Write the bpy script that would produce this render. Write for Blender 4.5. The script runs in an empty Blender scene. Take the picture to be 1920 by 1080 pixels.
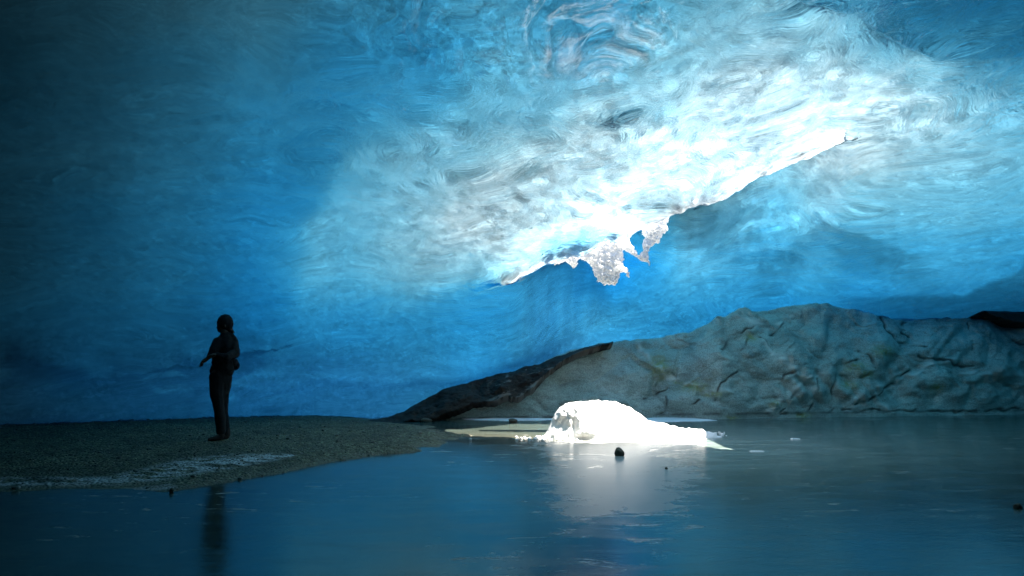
import bpy, bmesh, math
import numpy as np
from mathutils import Vector, Matrix, noise as mnoise

# ------------------------------------------------------------------ camera, sky, sun, exposure
SC = bpy.context.scene
COL = SC.collection
CAM_H = 1.12
FPX = 1280.0                                   # focal length in pixels of a 1920 wide frame
PITCH = math.atan((690 - 540) / FPX)
cam_d = bpy.data.cameras.new('camera')
cam_d.sensor_width = 36.0
cam_d.lens = 36.0 * FPX / 1920.0
cam_d.clip_end = 500.0
cam = bpy.data.objects.new('camera', cam_d)
cam.location = (0, 0, CAM_H)
cam.rotation_euler = (math.radians(90) + PITCH, 0, 0)
COL.objects.link(cam)
SC.camera = cam

SUN_EL, SUN_AZ = math.radians(67), math.radians(98)      # azimuth from +Y towards +X
w = bpy.data.worlds.new('World')
SC.world = w
w.use_nodes = True
wn = w.node_tree.nodes
sky = wn.new('ShaderNodeTexSky')
sky.sky_type = 'NISHITA'
sky.sun_disc = False
sky.sun_elevation = SUN_EL
sky.sun_rotation = SUN_AZ
wn['Background'].inputs['Strength'].default_value = 0.10
w.node_tree.links.new(sky.outputs[0], wn['Background'].inputs['Color'])

sun_d = bpy.data.lights.new('sun', 'SUN')
sun_d.energy = 4.5
sun_d.angle = math.radians(0.5)
sun_d.color = (1.0, 0.92, 0.82)
sun = bpy.data.objects.new('sun', sun_d)
SUNV = Vector((math.sin(SUN_AZ) * math.cos(SUN_EL), math.cos(SUN_AZ) * math.cos(SUN_EL), math.sin(SUN_EL)))
sun.rotation_euler = SUNV.to_track_quat('Z', 'Y').to_euler()
sun.location = SUNV * 40
COL.objects.link(sun)

SC.view_settings.view_transform = 'Standard'
SC.view_settings.look = 'None'
SC.view_settings.gamma = 1.0
SC.view_settings.exposure = 2.3
SC.cycles.use_denoising = True
SC.cycles.max_bounces = 10
SC.cycles.diffuse_bounces = 3
SC.cycles.glossy_bounces = 4
SC.cycles.transmission_bounces = 8
SC.cycles.sample_clamp_indirect = 3.0
SC.cycles.blur_glossy = 1.0

# ------------------------------------------------------------------ maths helpers
sp, cp_ = math.sin(PITCH), math.cos(PITCH)

def px2ae(px, py):
    """photo pixel -> world azimuth / elevation (radians)"""
    x = (np.asarray(px, float) - 960) / FPX
    yc = -(np.asarray(py, float) - 540) / FPX
    d = np.stack([x, cp_ - yc * sp, sp + yc * cp_], -1)
    d /= np.linalg.norm(d, axis=-1, keepdims=True)
    return np.arctan2(d[..., 0], d[..., 1]), np.arcsin(d[..., 2])

def ae2dir(az, el):
    return np.stack([np.sin(az) * np.cos(el), np.cos(az) * np.cos(el), np.sin(el)], -1)

def dir2px(d):
    zc = d[..., 1] * cp_ + d[..., 2] * sp
    yc = -d[..., 1] * sp + d[..., 2] * cp_
    zc = np.maximum(zc, 0.05)
    return 960 + FPX * d[..., 0] / zc, 540 - FPX * yc / zc

def ground(px, py, z=0.0):
    """point of height z that stands at a photo pixel"""
    x = (px - 960) / FPX
    yc = -(py - 540) / FPX
    d = (x, cp_ - yc * sp, sp + yc * cp_)
    t = (z - CAM_H) / d[2]
    return (d[0] * t, d[1] * t, z)

def at_depth(px, py, Y):
    x = (px - 960) / FPX
    yc = -(py - 540) / FPX
    d = (x, cp_ - yc * sp, sp + yc * cp_)
    t = Y / d[1]
    return (d[0] * t, Y, CAM_H + d[2] * t)

_rng = np.random.RandomState(7)
_P = _rng.permutation(256)
_P = np.concatenate([_P, _P, _P])
_G = _rng.normal(size=(256, 3))
_G /= np.linalg.norm(_G, axis=1, keepdims=True)

def perlin(x, y, z=0.0):
    x, y, z = np.broadcast_arrays(np.asarray(x, float), np.asarray(y, float), np.asarray(z, float))
    xi, yi, zi = np.floor(x).astype(int), np.floor(y).astype(int), np.floor(z).astype(int)
    xf, yf, zf = x - xi, y - yi, z - zi
    xi &= 255; yi &= 255; zi &= 255
    u, v, t = [q * q * q * (q * (q * 6 - 15) + 10) for q in (xf, yf, zf)]
    def g(dx, dy, dz):
        h = _P[_P[_P[(xi + dx) & 255] + ((yi + dy) & 255)] + ((zi + dz) & 255)]
        gr = _G[h & 255]
        return gr[..., 0] * (xf - dx) + gr[..., 1] * (yf - dy) + gr[..., 2] * (zf - dz)
    def L(a, b, q): return a + (b - a) * q
    return 1.5 * L(L(L(g(0, 0, 0), g(1, 0, 0), u), L(g(0, 1, 0), g(1, 1, 0), u), v),
                   L(L(g(0, 0, 1), g(1, 0, 1), u), L(g(0, 1, 1), g(1, 1, 1), u), v), t)

def fbm(x, y, z=0.0, oct=4, gain=0.5):
    a, s, tot = 1.0, 1.0, 0.0
    for k in range(oct):
        tot = tot + a * perlin(x * s + 17.3 * k, y * s - 9.1 * k, np.asarray(z) * s + 4.7 * k)
        a *= gain; s *= 2.03
    return tot

def worley(x, y, seed=0):
    """F1, F2, id of 2D cells"""
    xi, yi = np.floor(x).astype(int), np.floor(y).astype(int)
    r = np.random.RandomState(seed)
    tx, ty, tid = r.rand(256), r.rand(256), r.rand(256)
    f1 = np.full(x.shape, 9.0); f2 = np.full(x.shape, 9.0); idd = np.zeros(x.shape)
    for dx in (-1, 0, 1):
        for dy in (-1, 0, 1):
            h = _P[_P[(xi + dx) & 255] + ((yi + dy) & 255)]
            qx = xi + dx + tx[h]; qy = yi + dy + ty[h]
            d = np.hypot(qx - x, qy - y)
            near = d < f1
            f2 = np.where(near, f1, np.minimum(f2, d))
            idd = np.where(near, tid[h], idd)
            f1 = np.where(near, d, f1)
    return f1, f2, idd

def sstep(a, b, x):
    t = np.clip((x - a) / (b - a), 0, 1)
    return t * t * (3 - 2 * t)

def srgb2lin(c):
    c = np.asarray(c, float) / 255.0
    return np.where(c <= 0.04045, c / 12.92, ((c + 0.055) / 1.055) ** 2.4)

# ------------------------------------------------------------------ scene helpers
def mesh_obj(name, verts, faces, mat=None, parent=None, smooth=True):
    me = bpy.data.meshes.new(name)
    verts = np.asarray(verts, dtype=np.float32)
    if isinstance(faces, np.ndarray) and faces.ndim == 2:
        n, k = faces.shape
        me.vertices.add(len(verts)); me.vertices.foreach_set('co', verts.ravel())
        me.loops.add(n * k); me.loops.foreach_set('vertex_index', faces.astype(np.int32).ravel())
        me.polygons.add(n)
        me.polygons.foreach_set('loop_start', (np.arange(n) * k).astype(np.int32))
        me.polygons.foreach_set('loop_total', np.full(n, k, np.int32))
        me.update(calc_edges=True)
        me.validate()
    else:
        me.from_pydata([tuple(v) for v in verts], [], [tuple(f) for f in faces])
    if smooth:
        me.polygons.foreach_set('use_smooth', np.ones(len(me.polygons), bool))
    if mat: me.materials.append(mat)
    o = bpy.data.objects.new(name, me)
    COL.objects.link(o)
    if parent: o.parent = parent
    return o

def tag(o, label=None, cat=None, group=None, kind=None):
    if label: o['label'] = label
    if cat: o['category'] = cat
    if group: o['group'] = group
    if kind: o['kind'] = kind
    return o

def grid_faces(nr, nc, flip=False):
    a = np.arange(nr * nc).reshape(nr, nc)
    f = np.stack([a[:-1, :-1], a[:-1, 1:], a[1:, 1:], a[1:, :-1]], -1).reshape(-1, 4)
    return f[:, ::-1] if flip else f

class NT:
    """tiny node helper"""
    def __init__(s, name):
        s.m = bpy.data.materials.new(name); s.m.use_nodes = True
        s.t = s.m.node_tree; s.t.nodes.clear()
        s.out = s.t.nodes.new('ShaderNodeOutputMaterial')
    def n(s, kind, **kw):
        nd = s.t.nodes.new('ShaderNode' + kind)
        for k, v in kw.items():
            if k.startswith('_'): setattr(nd, k[1:], v)
        for k, v in kw.items():
            if k.startswith('_'): continue
            key = int(k[1:]) if k[0] == 'i' and k[1:].isdigit() else k.replace('__', ' ')
            inp = nd.inputs[key]
            if hasattr(v, 'is_output') or isinstance(v, bpy.types.NodeSocket): s.t.links.new(v, inp)
            else: inp.default_value = v
        return nd
    def link(s, a, b): s.t.links.new(a, b)
    def coords(s, scale=(1, 1, 1), rot=(0, 0, 0)):
        tc = s.n('TexCoord')
        mp = s.n('Mapping', i0=tc.outputs['Object'], Scale=scale, Rotation=rot)
        return mp.outputs[0]
    def noise(s, vec, scale, detail=5, rough=.55, dist=0.0):
        return s.n('TexNoise', Vector=vec, Scale=scale, Detail=detail, Roughness=rough, Distortion=dist).outputs[0]
    def ramp(s, fac, stops):
        r = s.n('ValToRGB', Fac=fac)
        e = r.color_ramp.elements
        while len(e) < len(stops): e.new(.5)
        for el, (p, c) in zip(e, stops):
            el.position = p; el.color = c if len(c) == 4 else (*c, 1)
        return r.outputs[0]
    def math(s, op, a, b=0.0, c=0.0):
        return s.n('Math', _operation=op, i0=a, i1=b, i2=c).outputs[0]
    def mix(s, fac, a, b, mode='MIX'):
        m_ = s.n('MixRGB', _blend_type=mode, Fac=fac, Color1=a, Color2=b)
        return m_.outputs[0]
    def bump(s, h, strength=.5, dist=.05, normal=None):
        b = s.n('Bump', Height=h, Strength=strength, Distance=dist)
        if normal: s.link(normal, b.inputs['Normal'])
        return b.outputs[0]

# ------------------------------------------------------------------ materials
SIG = np.array([2.80, 0.68, 0.08])             # absorption of the ice, per metre

def ice_material():
    t = NT('glacier_ice')
    fl = t.n('Attribute', _attribute_name='flow').outputs['Vector']
    mp = t.n('Mapping', i0=fl, Scale=(1, 1, 1)).outputs[0]
    n1 = t.noise(mp, 4.5, 4, .6, .6)
    n2 = t.noise(mp, 15, 4, .6, .5)
    rough = t.n('Attribute', _attribute_name='roughness_map')
    wv = t.n('VectorMath', _operation='MULTIPLY_ADD', i0=t.n('TexNoise', Vector=mp, Scale=2.5, Detail=3.0).outputs[1], i1=(.55, .55, .55), i2=mp).outputs[0]
    cup = t.n('TexVoronoi', Vector=wv, Scale=3.6, Randomness=1.0).outputs['Distance']
    cup2 = t.n('TexVoronoi', Vector=wv, Scale=8.5, Randomness=1.0).outputs['Distance']
    hh = t.math('ADD', t.math('MULTIPLY', n1, .7), t.math('MULTIPLY', n2, .40))
    hh = t.math('ADD', hh, t.math('ADD', t.math('MULTIPLY', cup, .75), t.math('MULTIPLY', cup2, .35)))
    bp = t.n('Bump', Height=hh, Strength=t.math('MULTIPLY', rough.outputs['Fac'], 1.0), Distance=.075)
    glass = t.n('BsdfGlass', Color=(1, 1, 1, 1), Roughness=.015, IOR=1.31, Normal=bp.outputs[0])
    crust_light = t.n('Attribute', _attribute_name='crust_painted_light')
    c1 = t.noise(mp, 5, 8, .74, 1.0)
    c2 = t.noise(t.n('Mapping', i0=fl, Scale=(.6, 1.3, 1)).outputs[0], 9, 5, .65, 1.5)
    k = t.math('ADD', t.math('MULTIPLY', c1, .75), t.math('MULTIPLY', c2, .75))
    k = t.ramp(k, [(.52, (.10, .20, .27, 1)), (.75, (.50, .50, .50, 1)), (.98, (.85, .78, .74, 1))])
    k = t.mix(1.0, k, (2, 2, 2, 1), 'MULTIPLY')
    def lines(scale, wid, lo, hi, off):
        q = t.noise(t.n('Mapping', i0=wv, Location=(off, off, 0), Scale=(.8, 1.2, 1)).outputs[0], scale, 6, .62, .8)
        q = t.math('ABSOLUTE', t.math('SUBTRACT', q, .5))
        return t.n('MapRange', i0=q, i1=0.0, i2=wid, i3=lo, i4=hi).outputs[0]
    k = t.mix(1.0, k, lines(2.6, .022, .45, 1.0, 0.0), 'MULTIPLY')
    k = t.mix(1.0, k, lines(4.3, .020, 1.9, 1.0, 7.0), 'MULTIPLY')
    k = t.mix(1.0, k, lines(7.0, .03, .6, 1.05, 3.0), 'MULTIPLY')
    k = t.mix(rough.outputs['Fac'], (1, 1, 1, 1), k)
    col = t.mix(1.0, crust_light.outputs['Color'], k, 'MULTIPLY')
    tr = t.n('BsdfTranslucent', Color=col)
    cr = t.n('Attribute', _attribute_name='crust')
    fac = t.math('GREATER_THAN', cr.outputs['Fac'], .5)
    mx = t.n('MixShader', i0=fac, i1=glass.outputs[0], i2=tr.outputs[0])
    t.link(mx.outputs[0], t.out.inputs['Surface'])
    dens = float(SIG.max() / .95)
    va = t.n('VolumeAbsorption', Color=(*[1 - s / dens for s in SIG], 1), Density=dens)
    t.link(va.outputs[0], t.out.inputs['Volume'])
    return t.m

def snow_material(name='snow', col=(.86, .86, .85)):
    t = NT(name)
    c = t.coords()
    n1 = t.noise(c, 14, 6, .65); n2 = t.noise(c, 60, 3, .6)
    cc = t.ramp(n1, [(.3, tuple(q * .93 for q in col)), (.7, col)])
    h = t.math('ADD', n1, t.math('MULTIPLY', n2, .3))
    p = t.n('BsdfPrincipled', Base__Color=cc, Roughness=.75, Normal=t.bump(h, .6, .03))
    t.link(p.outputs[0], t.out.inputs['Surface'])
    return t.m

def rock_material():
    t = NT('gneiss')
    c = t.coords(); cs = t.coords((.5, .5, 1.6), (0, math.radians(25), 0))
    big = t.noise(c, .9, 5, .6, .6); mid = t.noise(cs, 4, 6, .65, 1.0); fine = t.noise(c, 42, 4, .7); spk = t.noise(c, 110, 2, .6)
    base = t.ramp(big, [(.32, (.25, .33, .29)), (.5, (.38, .49, .43)), (.66, (.50, .62, .55))])
    base = t.mix(t.ramp(mid, [(.30, (.6, .6, .6)), (.5, (0, 0, 0))]), base, (.20, .19, .15, 1))
    base = t.mix(.75, base, t.ramp(fine, [(.36, (.45, .45, .43)), (.6, (1.15, 1.15, 1.15))]), 'MULTIPLY')
    base = t.mix(t.ramp(spk, [(.60, (0, 0, 0)), (.68, (.6, .6, .6))]), base, (.06, .055, .05, 1))
    base = t.mix(t.math('MULTIPLY', t.n('Attribute', _attribute_name='vein').outputs['Fac'], .6), base, (.68, .74, .66, 1))
    cre = t.n('Attribute', _attribute_name='crease')
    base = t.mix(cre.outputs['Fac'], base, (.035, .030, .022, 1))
    moss = t.n('Attribute', _attribute_name='moss')
    mm = t.math('MULTIPLY', moss.outputs['Fac'], t.ramp(t.noise(c, 9, 5, .7), [(.4, (.2, .2, .2)), (.55, (1, 1, 1))]))
    base = t.mix(t.math('MULTIPLY', mm, .75), base, (.26, .27, .045, 1))
    h = t.math('ADD', t.math('MULTIPLY', mid, .8), t.math('MULTIPLY', fine, .35))
    p = t.n('BsdfPrincipled', Base__Color=base, Roughness=.7, Normal=t.bump(h, .8, .07))
    t.link(p.outputs[0], t.out.inputs['Surface'])
    return t.m

def dirt_material():
    t = NT('wet_dirt')
    c = t.coords()
    n1 = t.noise(c, 6, 6, .65); n2 = t.noise(c, 40, 4, .65)
    cc = t.ramp(n1, [(.35, (.016, .010, .006)), (.65, (.035, .024, .016))])
    cre = t.n('Attribute', _attribute_name='pale_vein')
    cc = t.mix(cre.outputs['Fac'], cc, (.30, .27, .23, 1))
    p = t.n('BsdfPrincipled', Base__Color=cc, Roughness=.85, Normal=t.bump(t.math('ADD', n1, n2), .8, .05))
    t.link(p.outputs[0], t.out.inputs['Surface'])
    return t.m

def gravel_material():
    t = NT('gravel')
    c = t.coords()
    v = t.n('TexVoronoi', Vector=c, Scale=30.0, Randomness=1.0)
    v2 = t.n('TexVoronoi', Vector=c, Scale=75.0, Randomness=1.0)
    big = t.noise(c, 1.2, 4, .6)
    stone = t.ramp(t.n('SeparateColor', i0=v.outputs['Color']).outputs[0], [(.0, (.10, .085, .065)), (.6, (.20, .18, .145)), (1, (.42, .39, .34))])
    stone2 = t.ramp(t.n('SeparateColor', i0=v2.outputs['Color']).outputs[1], [(.0, (.55, .55, .55)), (1, (1.4, 1.4, 1.4))])
    cc = t.mix(1, stone, stone2, 'MULTIPLY')
    cc = t.mix(1, cc, (.52, .58, .40, 1), 'MULTIPLY')
    cc = t.mix(1, cc, t.ramp(big, [(.35, (.6, .6, .6)), (.65, (1.2, 1.2, 1.2))]), 'MULTIPLY')
    fr = t.n('Attribute', _attribute_name='frost')
    cc = t.mix(fr.outputs['Fac'], cc, (.62, .66, .68, 1))
    wet = t.n('Attribute', _attribute_name='wet')
    cc = t.mix(wet.outputs['Fac'], cc, (.16, .15, .11, 1))
    h = t.math('MULTIPLY', v.outputs['Distance'], -1.0)
    p = t.n('BsdfPrincipled', Base__Color=cc, Roughness=.8, Normal=t.bump(h, .9, .03))
    t.link(p.outputs[0], t.out.inputs['Surface'])
    return t.m

def water_material():
    t = NT('frozen_pond')
    c = t.coords()
    cs = t.coords((.8, 2.6, 1))
    n1 = t.noise(c, 1.1, 5, .6, .5)
    fine = t.noise(cs, 38, 4, .65)
    rip = t.noise(cs, 9, 3, .55)
    # thin skin of frost and grit in torn flakes, plus painted glow round the heap
    field = t.n('Attribute', _attribute_name='frost_glow_field').outputs['Fac']
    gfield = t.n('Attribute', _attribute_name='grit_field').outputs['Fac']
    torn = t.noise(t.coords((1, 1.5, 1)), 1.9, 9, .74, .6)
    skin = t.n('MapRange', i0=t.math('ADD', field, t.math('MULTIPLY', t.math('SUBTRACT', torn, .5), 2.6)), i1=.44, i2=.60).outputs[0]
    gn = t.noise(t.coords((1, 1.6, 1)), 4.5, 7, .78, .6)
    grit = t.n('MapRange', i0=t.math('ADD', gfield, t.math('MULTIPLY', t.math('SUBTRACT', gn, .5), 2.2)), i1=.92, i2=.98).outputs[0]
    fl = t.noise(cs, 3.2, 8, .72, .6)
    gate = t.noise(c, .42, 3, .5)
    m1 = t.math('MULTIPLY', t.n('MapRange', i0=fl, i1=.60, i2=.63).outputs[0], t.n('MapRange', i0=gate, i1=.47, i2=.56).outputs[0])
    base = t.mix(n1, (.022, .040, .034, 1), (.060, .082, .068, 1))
    mkn = t.math('MULTIPLY', t.n('Attribute', _attribute_name='milky_sheen').outputs['Fac'], t.n('MapRange', i0=t.noise(cs, 1.3, 6, .6, .5), i1=.3, i2=.6, i3=.45, i4=1.0).outputs[0])
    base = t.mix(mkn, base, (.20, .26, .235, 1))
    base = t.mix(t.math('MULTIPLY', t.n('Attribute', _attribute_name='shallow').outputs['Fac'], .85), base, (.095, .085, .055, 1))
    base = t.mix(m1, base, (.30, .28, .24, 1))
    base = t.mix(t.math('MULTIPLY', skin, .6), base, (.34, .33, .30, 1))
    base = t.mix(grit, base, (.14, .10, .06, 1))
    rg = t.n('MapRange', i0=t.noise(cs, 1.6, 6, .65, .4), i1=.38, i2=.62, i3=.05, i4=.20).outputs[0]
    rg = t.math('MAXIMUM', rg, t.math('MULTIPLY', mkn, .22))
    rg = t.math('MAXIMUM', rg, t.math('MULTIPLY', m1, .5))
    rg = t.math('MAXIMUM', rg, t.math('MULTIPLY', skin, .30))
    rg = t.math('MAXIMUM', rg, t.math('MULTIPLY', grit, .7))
    h = t.math('ADD', t.math('MULTIPLY', fine, .35), rip)
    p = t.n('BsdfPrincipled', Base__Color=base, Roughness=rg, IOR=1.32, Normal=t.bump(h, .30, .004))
    t.link(p.outputs[0], t.out.inputs['Surface'])
    return t.m

def plain(name, col, rough=.8, bump=30, strength=.3, dist=.01):
    t = NT(name)
    c = t.coords()
    n1 = t.noise(c, bump, 4, .6)
    cc = t.ramp(n1, [(.3, tuple(q * .75 for q in col)), (.7, col)])
    p = t.n('BsdfPrincipled', Base__Color=cc, Roughness=rough, Normal=t.bump(n1, strength, dist))
    t.link(p.outputs[0], t.out.inputs['Surface'])
    return t.m

M_ICE, M_SNOW, M_ROCK, M_DIRT = ice_material(), snow_material(), rock_material(), dirt_material()
M_GRAVEL, M_WATER = gravel_material(), water_material()
t = NT('thin_snow')
_c = t.coords()
_h = t.noise(_c, 30, 5, .65)
_b = t.bump(_h, .5, .02)
_d = t.n('BsdfDiffuse', Color=(.9, .9, .88, 1), Normal=_b); _t = t.n('BsdfTranslucent', Color=(.9, .9, .88, 1), Normal=_b)
t.link(t.n('MixShader', i0=.55, i1=_d.outputs[0], i2=_t.outputs[0]).outputs[0], t.out.inputs['Surface'])
M_THIN = t.m
M_STONE = plain('dark_stone', (.10, .085, .055), .7, 25, .6, .02)
M_BED = plain('silt', (.12, .11, .09), .9, 3)

# ------------------------------------------------------------------ the glacier ice over and behind everything
def interp_pts(pts, x):
    p = np.array(pts, float)
    return np.interp(x, p[:, 0], p[:, 1])

LIP = [(-500, 780), (0, 735), (300, 700), (500, 660), (700, 598), (850, 562), (960, 530), (1000, 508), (1060, 488), (1110, 472),
       (1180, 444), (1240, 414), (1258, 403), (1330, 382), (1400, 352), (1460, 325), (1520, 300), (1600, 264), (1680, 236),
       (1920, 200), (2400, 190)]

def lip_el(az):
    px = 960 + FPX * np.tan(np.clip(az, -1.1, 1.1)) / (cp_ + sp * math.tan(math.radians(9)))
    px = np.clip(px, -500, 2400)
    py = interp_pts(LIP, px)
    py = py + 9 * perlin(px / 60.0, 3.3) + 5 * perlin(px / 22.0, 8.1)
    return px2ae(px, py)[1]

XK = np.arange(0, 1921, 160)
# colours of the ice, light and shade included, above the edge of the slot, sampled every 160 x 100 pixels of the photograph
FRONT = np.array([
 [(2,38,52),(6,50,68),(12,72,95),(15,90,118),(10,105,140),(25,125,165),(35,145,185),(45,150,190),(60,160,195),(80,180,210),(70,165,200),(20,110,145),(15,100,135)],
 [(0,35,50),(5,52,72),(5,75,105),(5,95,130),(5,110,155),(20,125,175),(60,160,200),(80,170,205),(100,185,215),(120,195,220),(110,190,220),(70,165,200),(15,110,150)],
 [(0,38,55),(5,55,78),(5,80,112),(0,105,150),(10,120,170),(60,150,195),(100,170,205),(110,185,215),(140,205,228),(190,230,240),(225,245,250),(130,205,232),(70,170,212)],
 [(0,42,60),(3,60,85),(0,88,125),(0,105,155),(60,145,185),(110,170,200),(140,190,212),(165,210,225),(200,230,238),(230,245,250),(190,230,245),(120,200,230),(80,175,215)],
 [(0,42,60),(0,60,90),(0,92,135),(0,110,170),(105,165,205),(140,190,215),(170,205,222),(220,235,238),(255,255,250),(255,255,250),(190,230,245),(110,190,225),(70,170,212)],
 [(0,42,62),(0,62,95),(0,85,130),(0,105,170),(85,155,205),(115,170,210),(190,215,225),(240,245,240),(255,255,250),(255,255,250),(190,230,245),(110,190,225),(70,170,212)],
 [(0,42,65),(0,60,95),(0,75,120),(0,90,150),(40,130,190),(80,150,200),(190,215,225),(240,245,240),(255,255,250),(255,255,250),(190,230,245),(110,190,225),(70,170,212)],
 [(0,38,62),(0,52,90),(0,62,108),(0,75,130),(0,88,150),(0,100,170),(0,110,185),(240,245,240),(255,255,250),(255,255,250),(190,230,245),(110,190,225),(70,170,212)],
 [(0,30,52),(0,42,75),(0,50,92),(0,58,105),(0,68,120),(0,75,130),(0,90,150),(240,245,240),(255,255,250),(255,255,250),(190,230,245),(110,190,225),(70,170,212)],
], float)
# lit and shaded colours of the ice below and behind that edge: rows at y = 200, 300 ... 800
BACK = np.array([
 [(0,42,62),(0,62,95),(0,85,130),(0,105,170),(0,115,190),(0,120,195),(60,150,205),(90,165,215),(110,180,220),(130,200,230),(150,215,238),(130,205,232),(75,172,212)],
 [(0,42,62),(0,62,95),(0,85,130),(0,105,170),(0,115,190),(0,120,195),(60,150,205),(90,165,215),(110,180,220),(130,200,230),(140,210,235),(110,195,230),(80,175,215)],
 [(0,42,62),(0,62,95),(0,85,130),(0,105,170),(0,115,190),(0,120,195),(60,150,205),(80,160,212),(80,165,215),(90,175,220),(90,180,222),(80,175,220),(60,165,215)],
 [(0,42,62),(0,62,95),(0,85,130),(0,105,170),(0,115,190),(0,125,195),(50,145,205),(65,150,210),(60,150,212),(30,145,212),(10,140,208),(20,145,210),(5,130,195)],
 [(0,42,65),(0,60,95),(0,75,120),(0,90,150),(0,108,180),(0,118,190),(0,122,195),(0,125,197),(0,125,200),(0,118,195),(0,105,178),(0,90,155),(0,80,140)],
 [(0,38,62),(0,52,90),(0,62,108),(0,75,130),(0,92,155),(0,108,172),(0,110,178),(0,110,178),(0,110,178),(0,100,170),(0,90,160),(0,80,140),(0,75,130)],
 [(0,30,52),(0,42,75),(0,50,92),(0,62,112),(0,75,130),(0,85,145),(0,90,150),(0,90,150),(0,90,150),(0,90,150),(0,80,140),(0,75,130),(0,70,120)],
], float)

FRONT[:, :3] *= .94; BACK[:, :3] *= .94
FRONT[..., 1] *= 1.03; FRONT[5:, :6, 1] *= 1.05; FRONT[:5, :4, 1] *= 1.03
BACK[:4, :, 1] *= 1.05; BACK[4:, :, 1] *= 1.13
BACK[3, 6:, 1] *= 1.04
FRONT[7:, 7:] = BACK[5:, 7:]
FRONT[6, 6] = (60, 140, 200)

def grid_sample(G, px, py, y0, dy):
    fx = np.clip(px / 160.0, 0, G.shape[1] - 1.001); fy = np.clip((py - y0) / dy, 0, G.shape[0] - 1.001)
    xi, yi = fx.astype(int), fy.astype(int)
    tx = (fx - xi); ty = (fy - yi)
    tx = (tx * tx * (3 - 2 * tx) * .5 + tx * .5)[..., None]; ty = (ty * ty * (3 - 2 * ty) * .5 + ty * .5)[..., None]
    return (G[yi, xi] * (1 - tx) * (1 - ty) + G[yi, xi + 1] * tx * (1 - ty) + G[yi + 1, xi] * (1 - tx) * ty + G[yi + 1, xi + 1] * tx * ty)

# fine adjustment of ice thickness (m) and of the crust's painted brightness (log) on a coarse grid
CORR_T = [[-0.31, -0.3, -0.33, -0.33, -0.22, -0.12, -0.27, -0.07, -0.26, -0.28, -0.35, -0.13, -0.09], [-0.23, -0.25, -0.19, -0.22, -0.11, -0.12, -0.2, 0.06, -0.19, -0.21, -0.16, -0.39, -0.3], [-0.19, -0.2, -0.17, -0.13, -0.16, -0.16, -0.12, -0.19, -0.12, -0.23, -0.08, -0.21, -0.29], [-0.22, -0.22, -0.16, -0.15, -0.2, -0.12, -0.14, -0.21, 0.0, 0.0, -0.21, -0.23, -0.23], [-0.2, -0.14, -0.13, -0.2, -0.04, -0.1, -0.5, 0.0, 0.01, -0.04, -0.16, -0.19, -0.23], [-0.21, -0.17, -0.13, -0.2, -0.09, -0.2, 0.11, 0.96, -0.25, -0.26, -0.15, -0.21, -0.16], [-0.16, -0.16, -0.15, -0.14, -0.09, -0.14, 0.08, -0.27, -0.16, -0.1, 0.02, -0.11, -0.15], [-0.48, -0.38, -0.49, -0.47, -0.42, -0.28, -0.01, -0.34, -0.16, -0.1, 0.02, -0.11, -0.15], [-0.51, -0.5, -0.49, -0.53, -0.61, -0.69, -0.01, -0.34, -0.16, -0.1, 0.02, -0.11, -0.15]]
CORR_B = [[-0.31, -0.25, -0.22, -0.14, -0.1, -0.26, -0.2, -0.36, -0.14, 0.03, 0.3, -0.18, -0.15], [-0.2, -0.05, -0.19, -0.12, -0.06, -0.32, -0.14, -0.38, -0.2, -0.1, -0.15, 0.12, -0.12], [-0.16, -0.15, -0.09, -0.12, -0.2, 0.0, -0.18, -0.01, -0.03, 0.2, 0.0, -0.08, 0.12], [-0.11, -0.1, -0.13, -0.14, -0.17, -0.17, -0.12, -0.18, 0.31, -0.22, -0.33, -0.1, -0.02], [-0.17, -0.14, -0.07, -0.1, -0.16, -0.23, -0.29, 0.23, -1.06, 0.02, -0.11, -0.04, -0.02], [-0.16, -0.11, -0.09, -0.18, -0.14, -0.29, -0.04, 0.2, 0.1, -0.14, -0.2, -0.01, 0.01], [-0.04, -0.11, -0.06, -0.06, -0.18, -0.29, -0.01, 0.04, -0.12, -0.05, -0.02, -0.03, -0.12], [0.13, 0.05, 0.19, 0.33, 0.44, 0.17, 0.34, 1.5, -0.12, -0.05, -0.02, -0.03, -0.12], [-0.43, -0.37, -0.55, -0.41, -0.21, -0.08, 0.34, 1.5, -0.12, -0.05, -0.02, -0.03, -0.12]]

def sft(x):                                   # smooth max(x, 0)
    return .5 * (x + np.sqrt(x * x + .012))

def sftg(x):
    return sft(x) * .5 * (1 + x / np.sqrt(x * x + .012))

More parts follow.
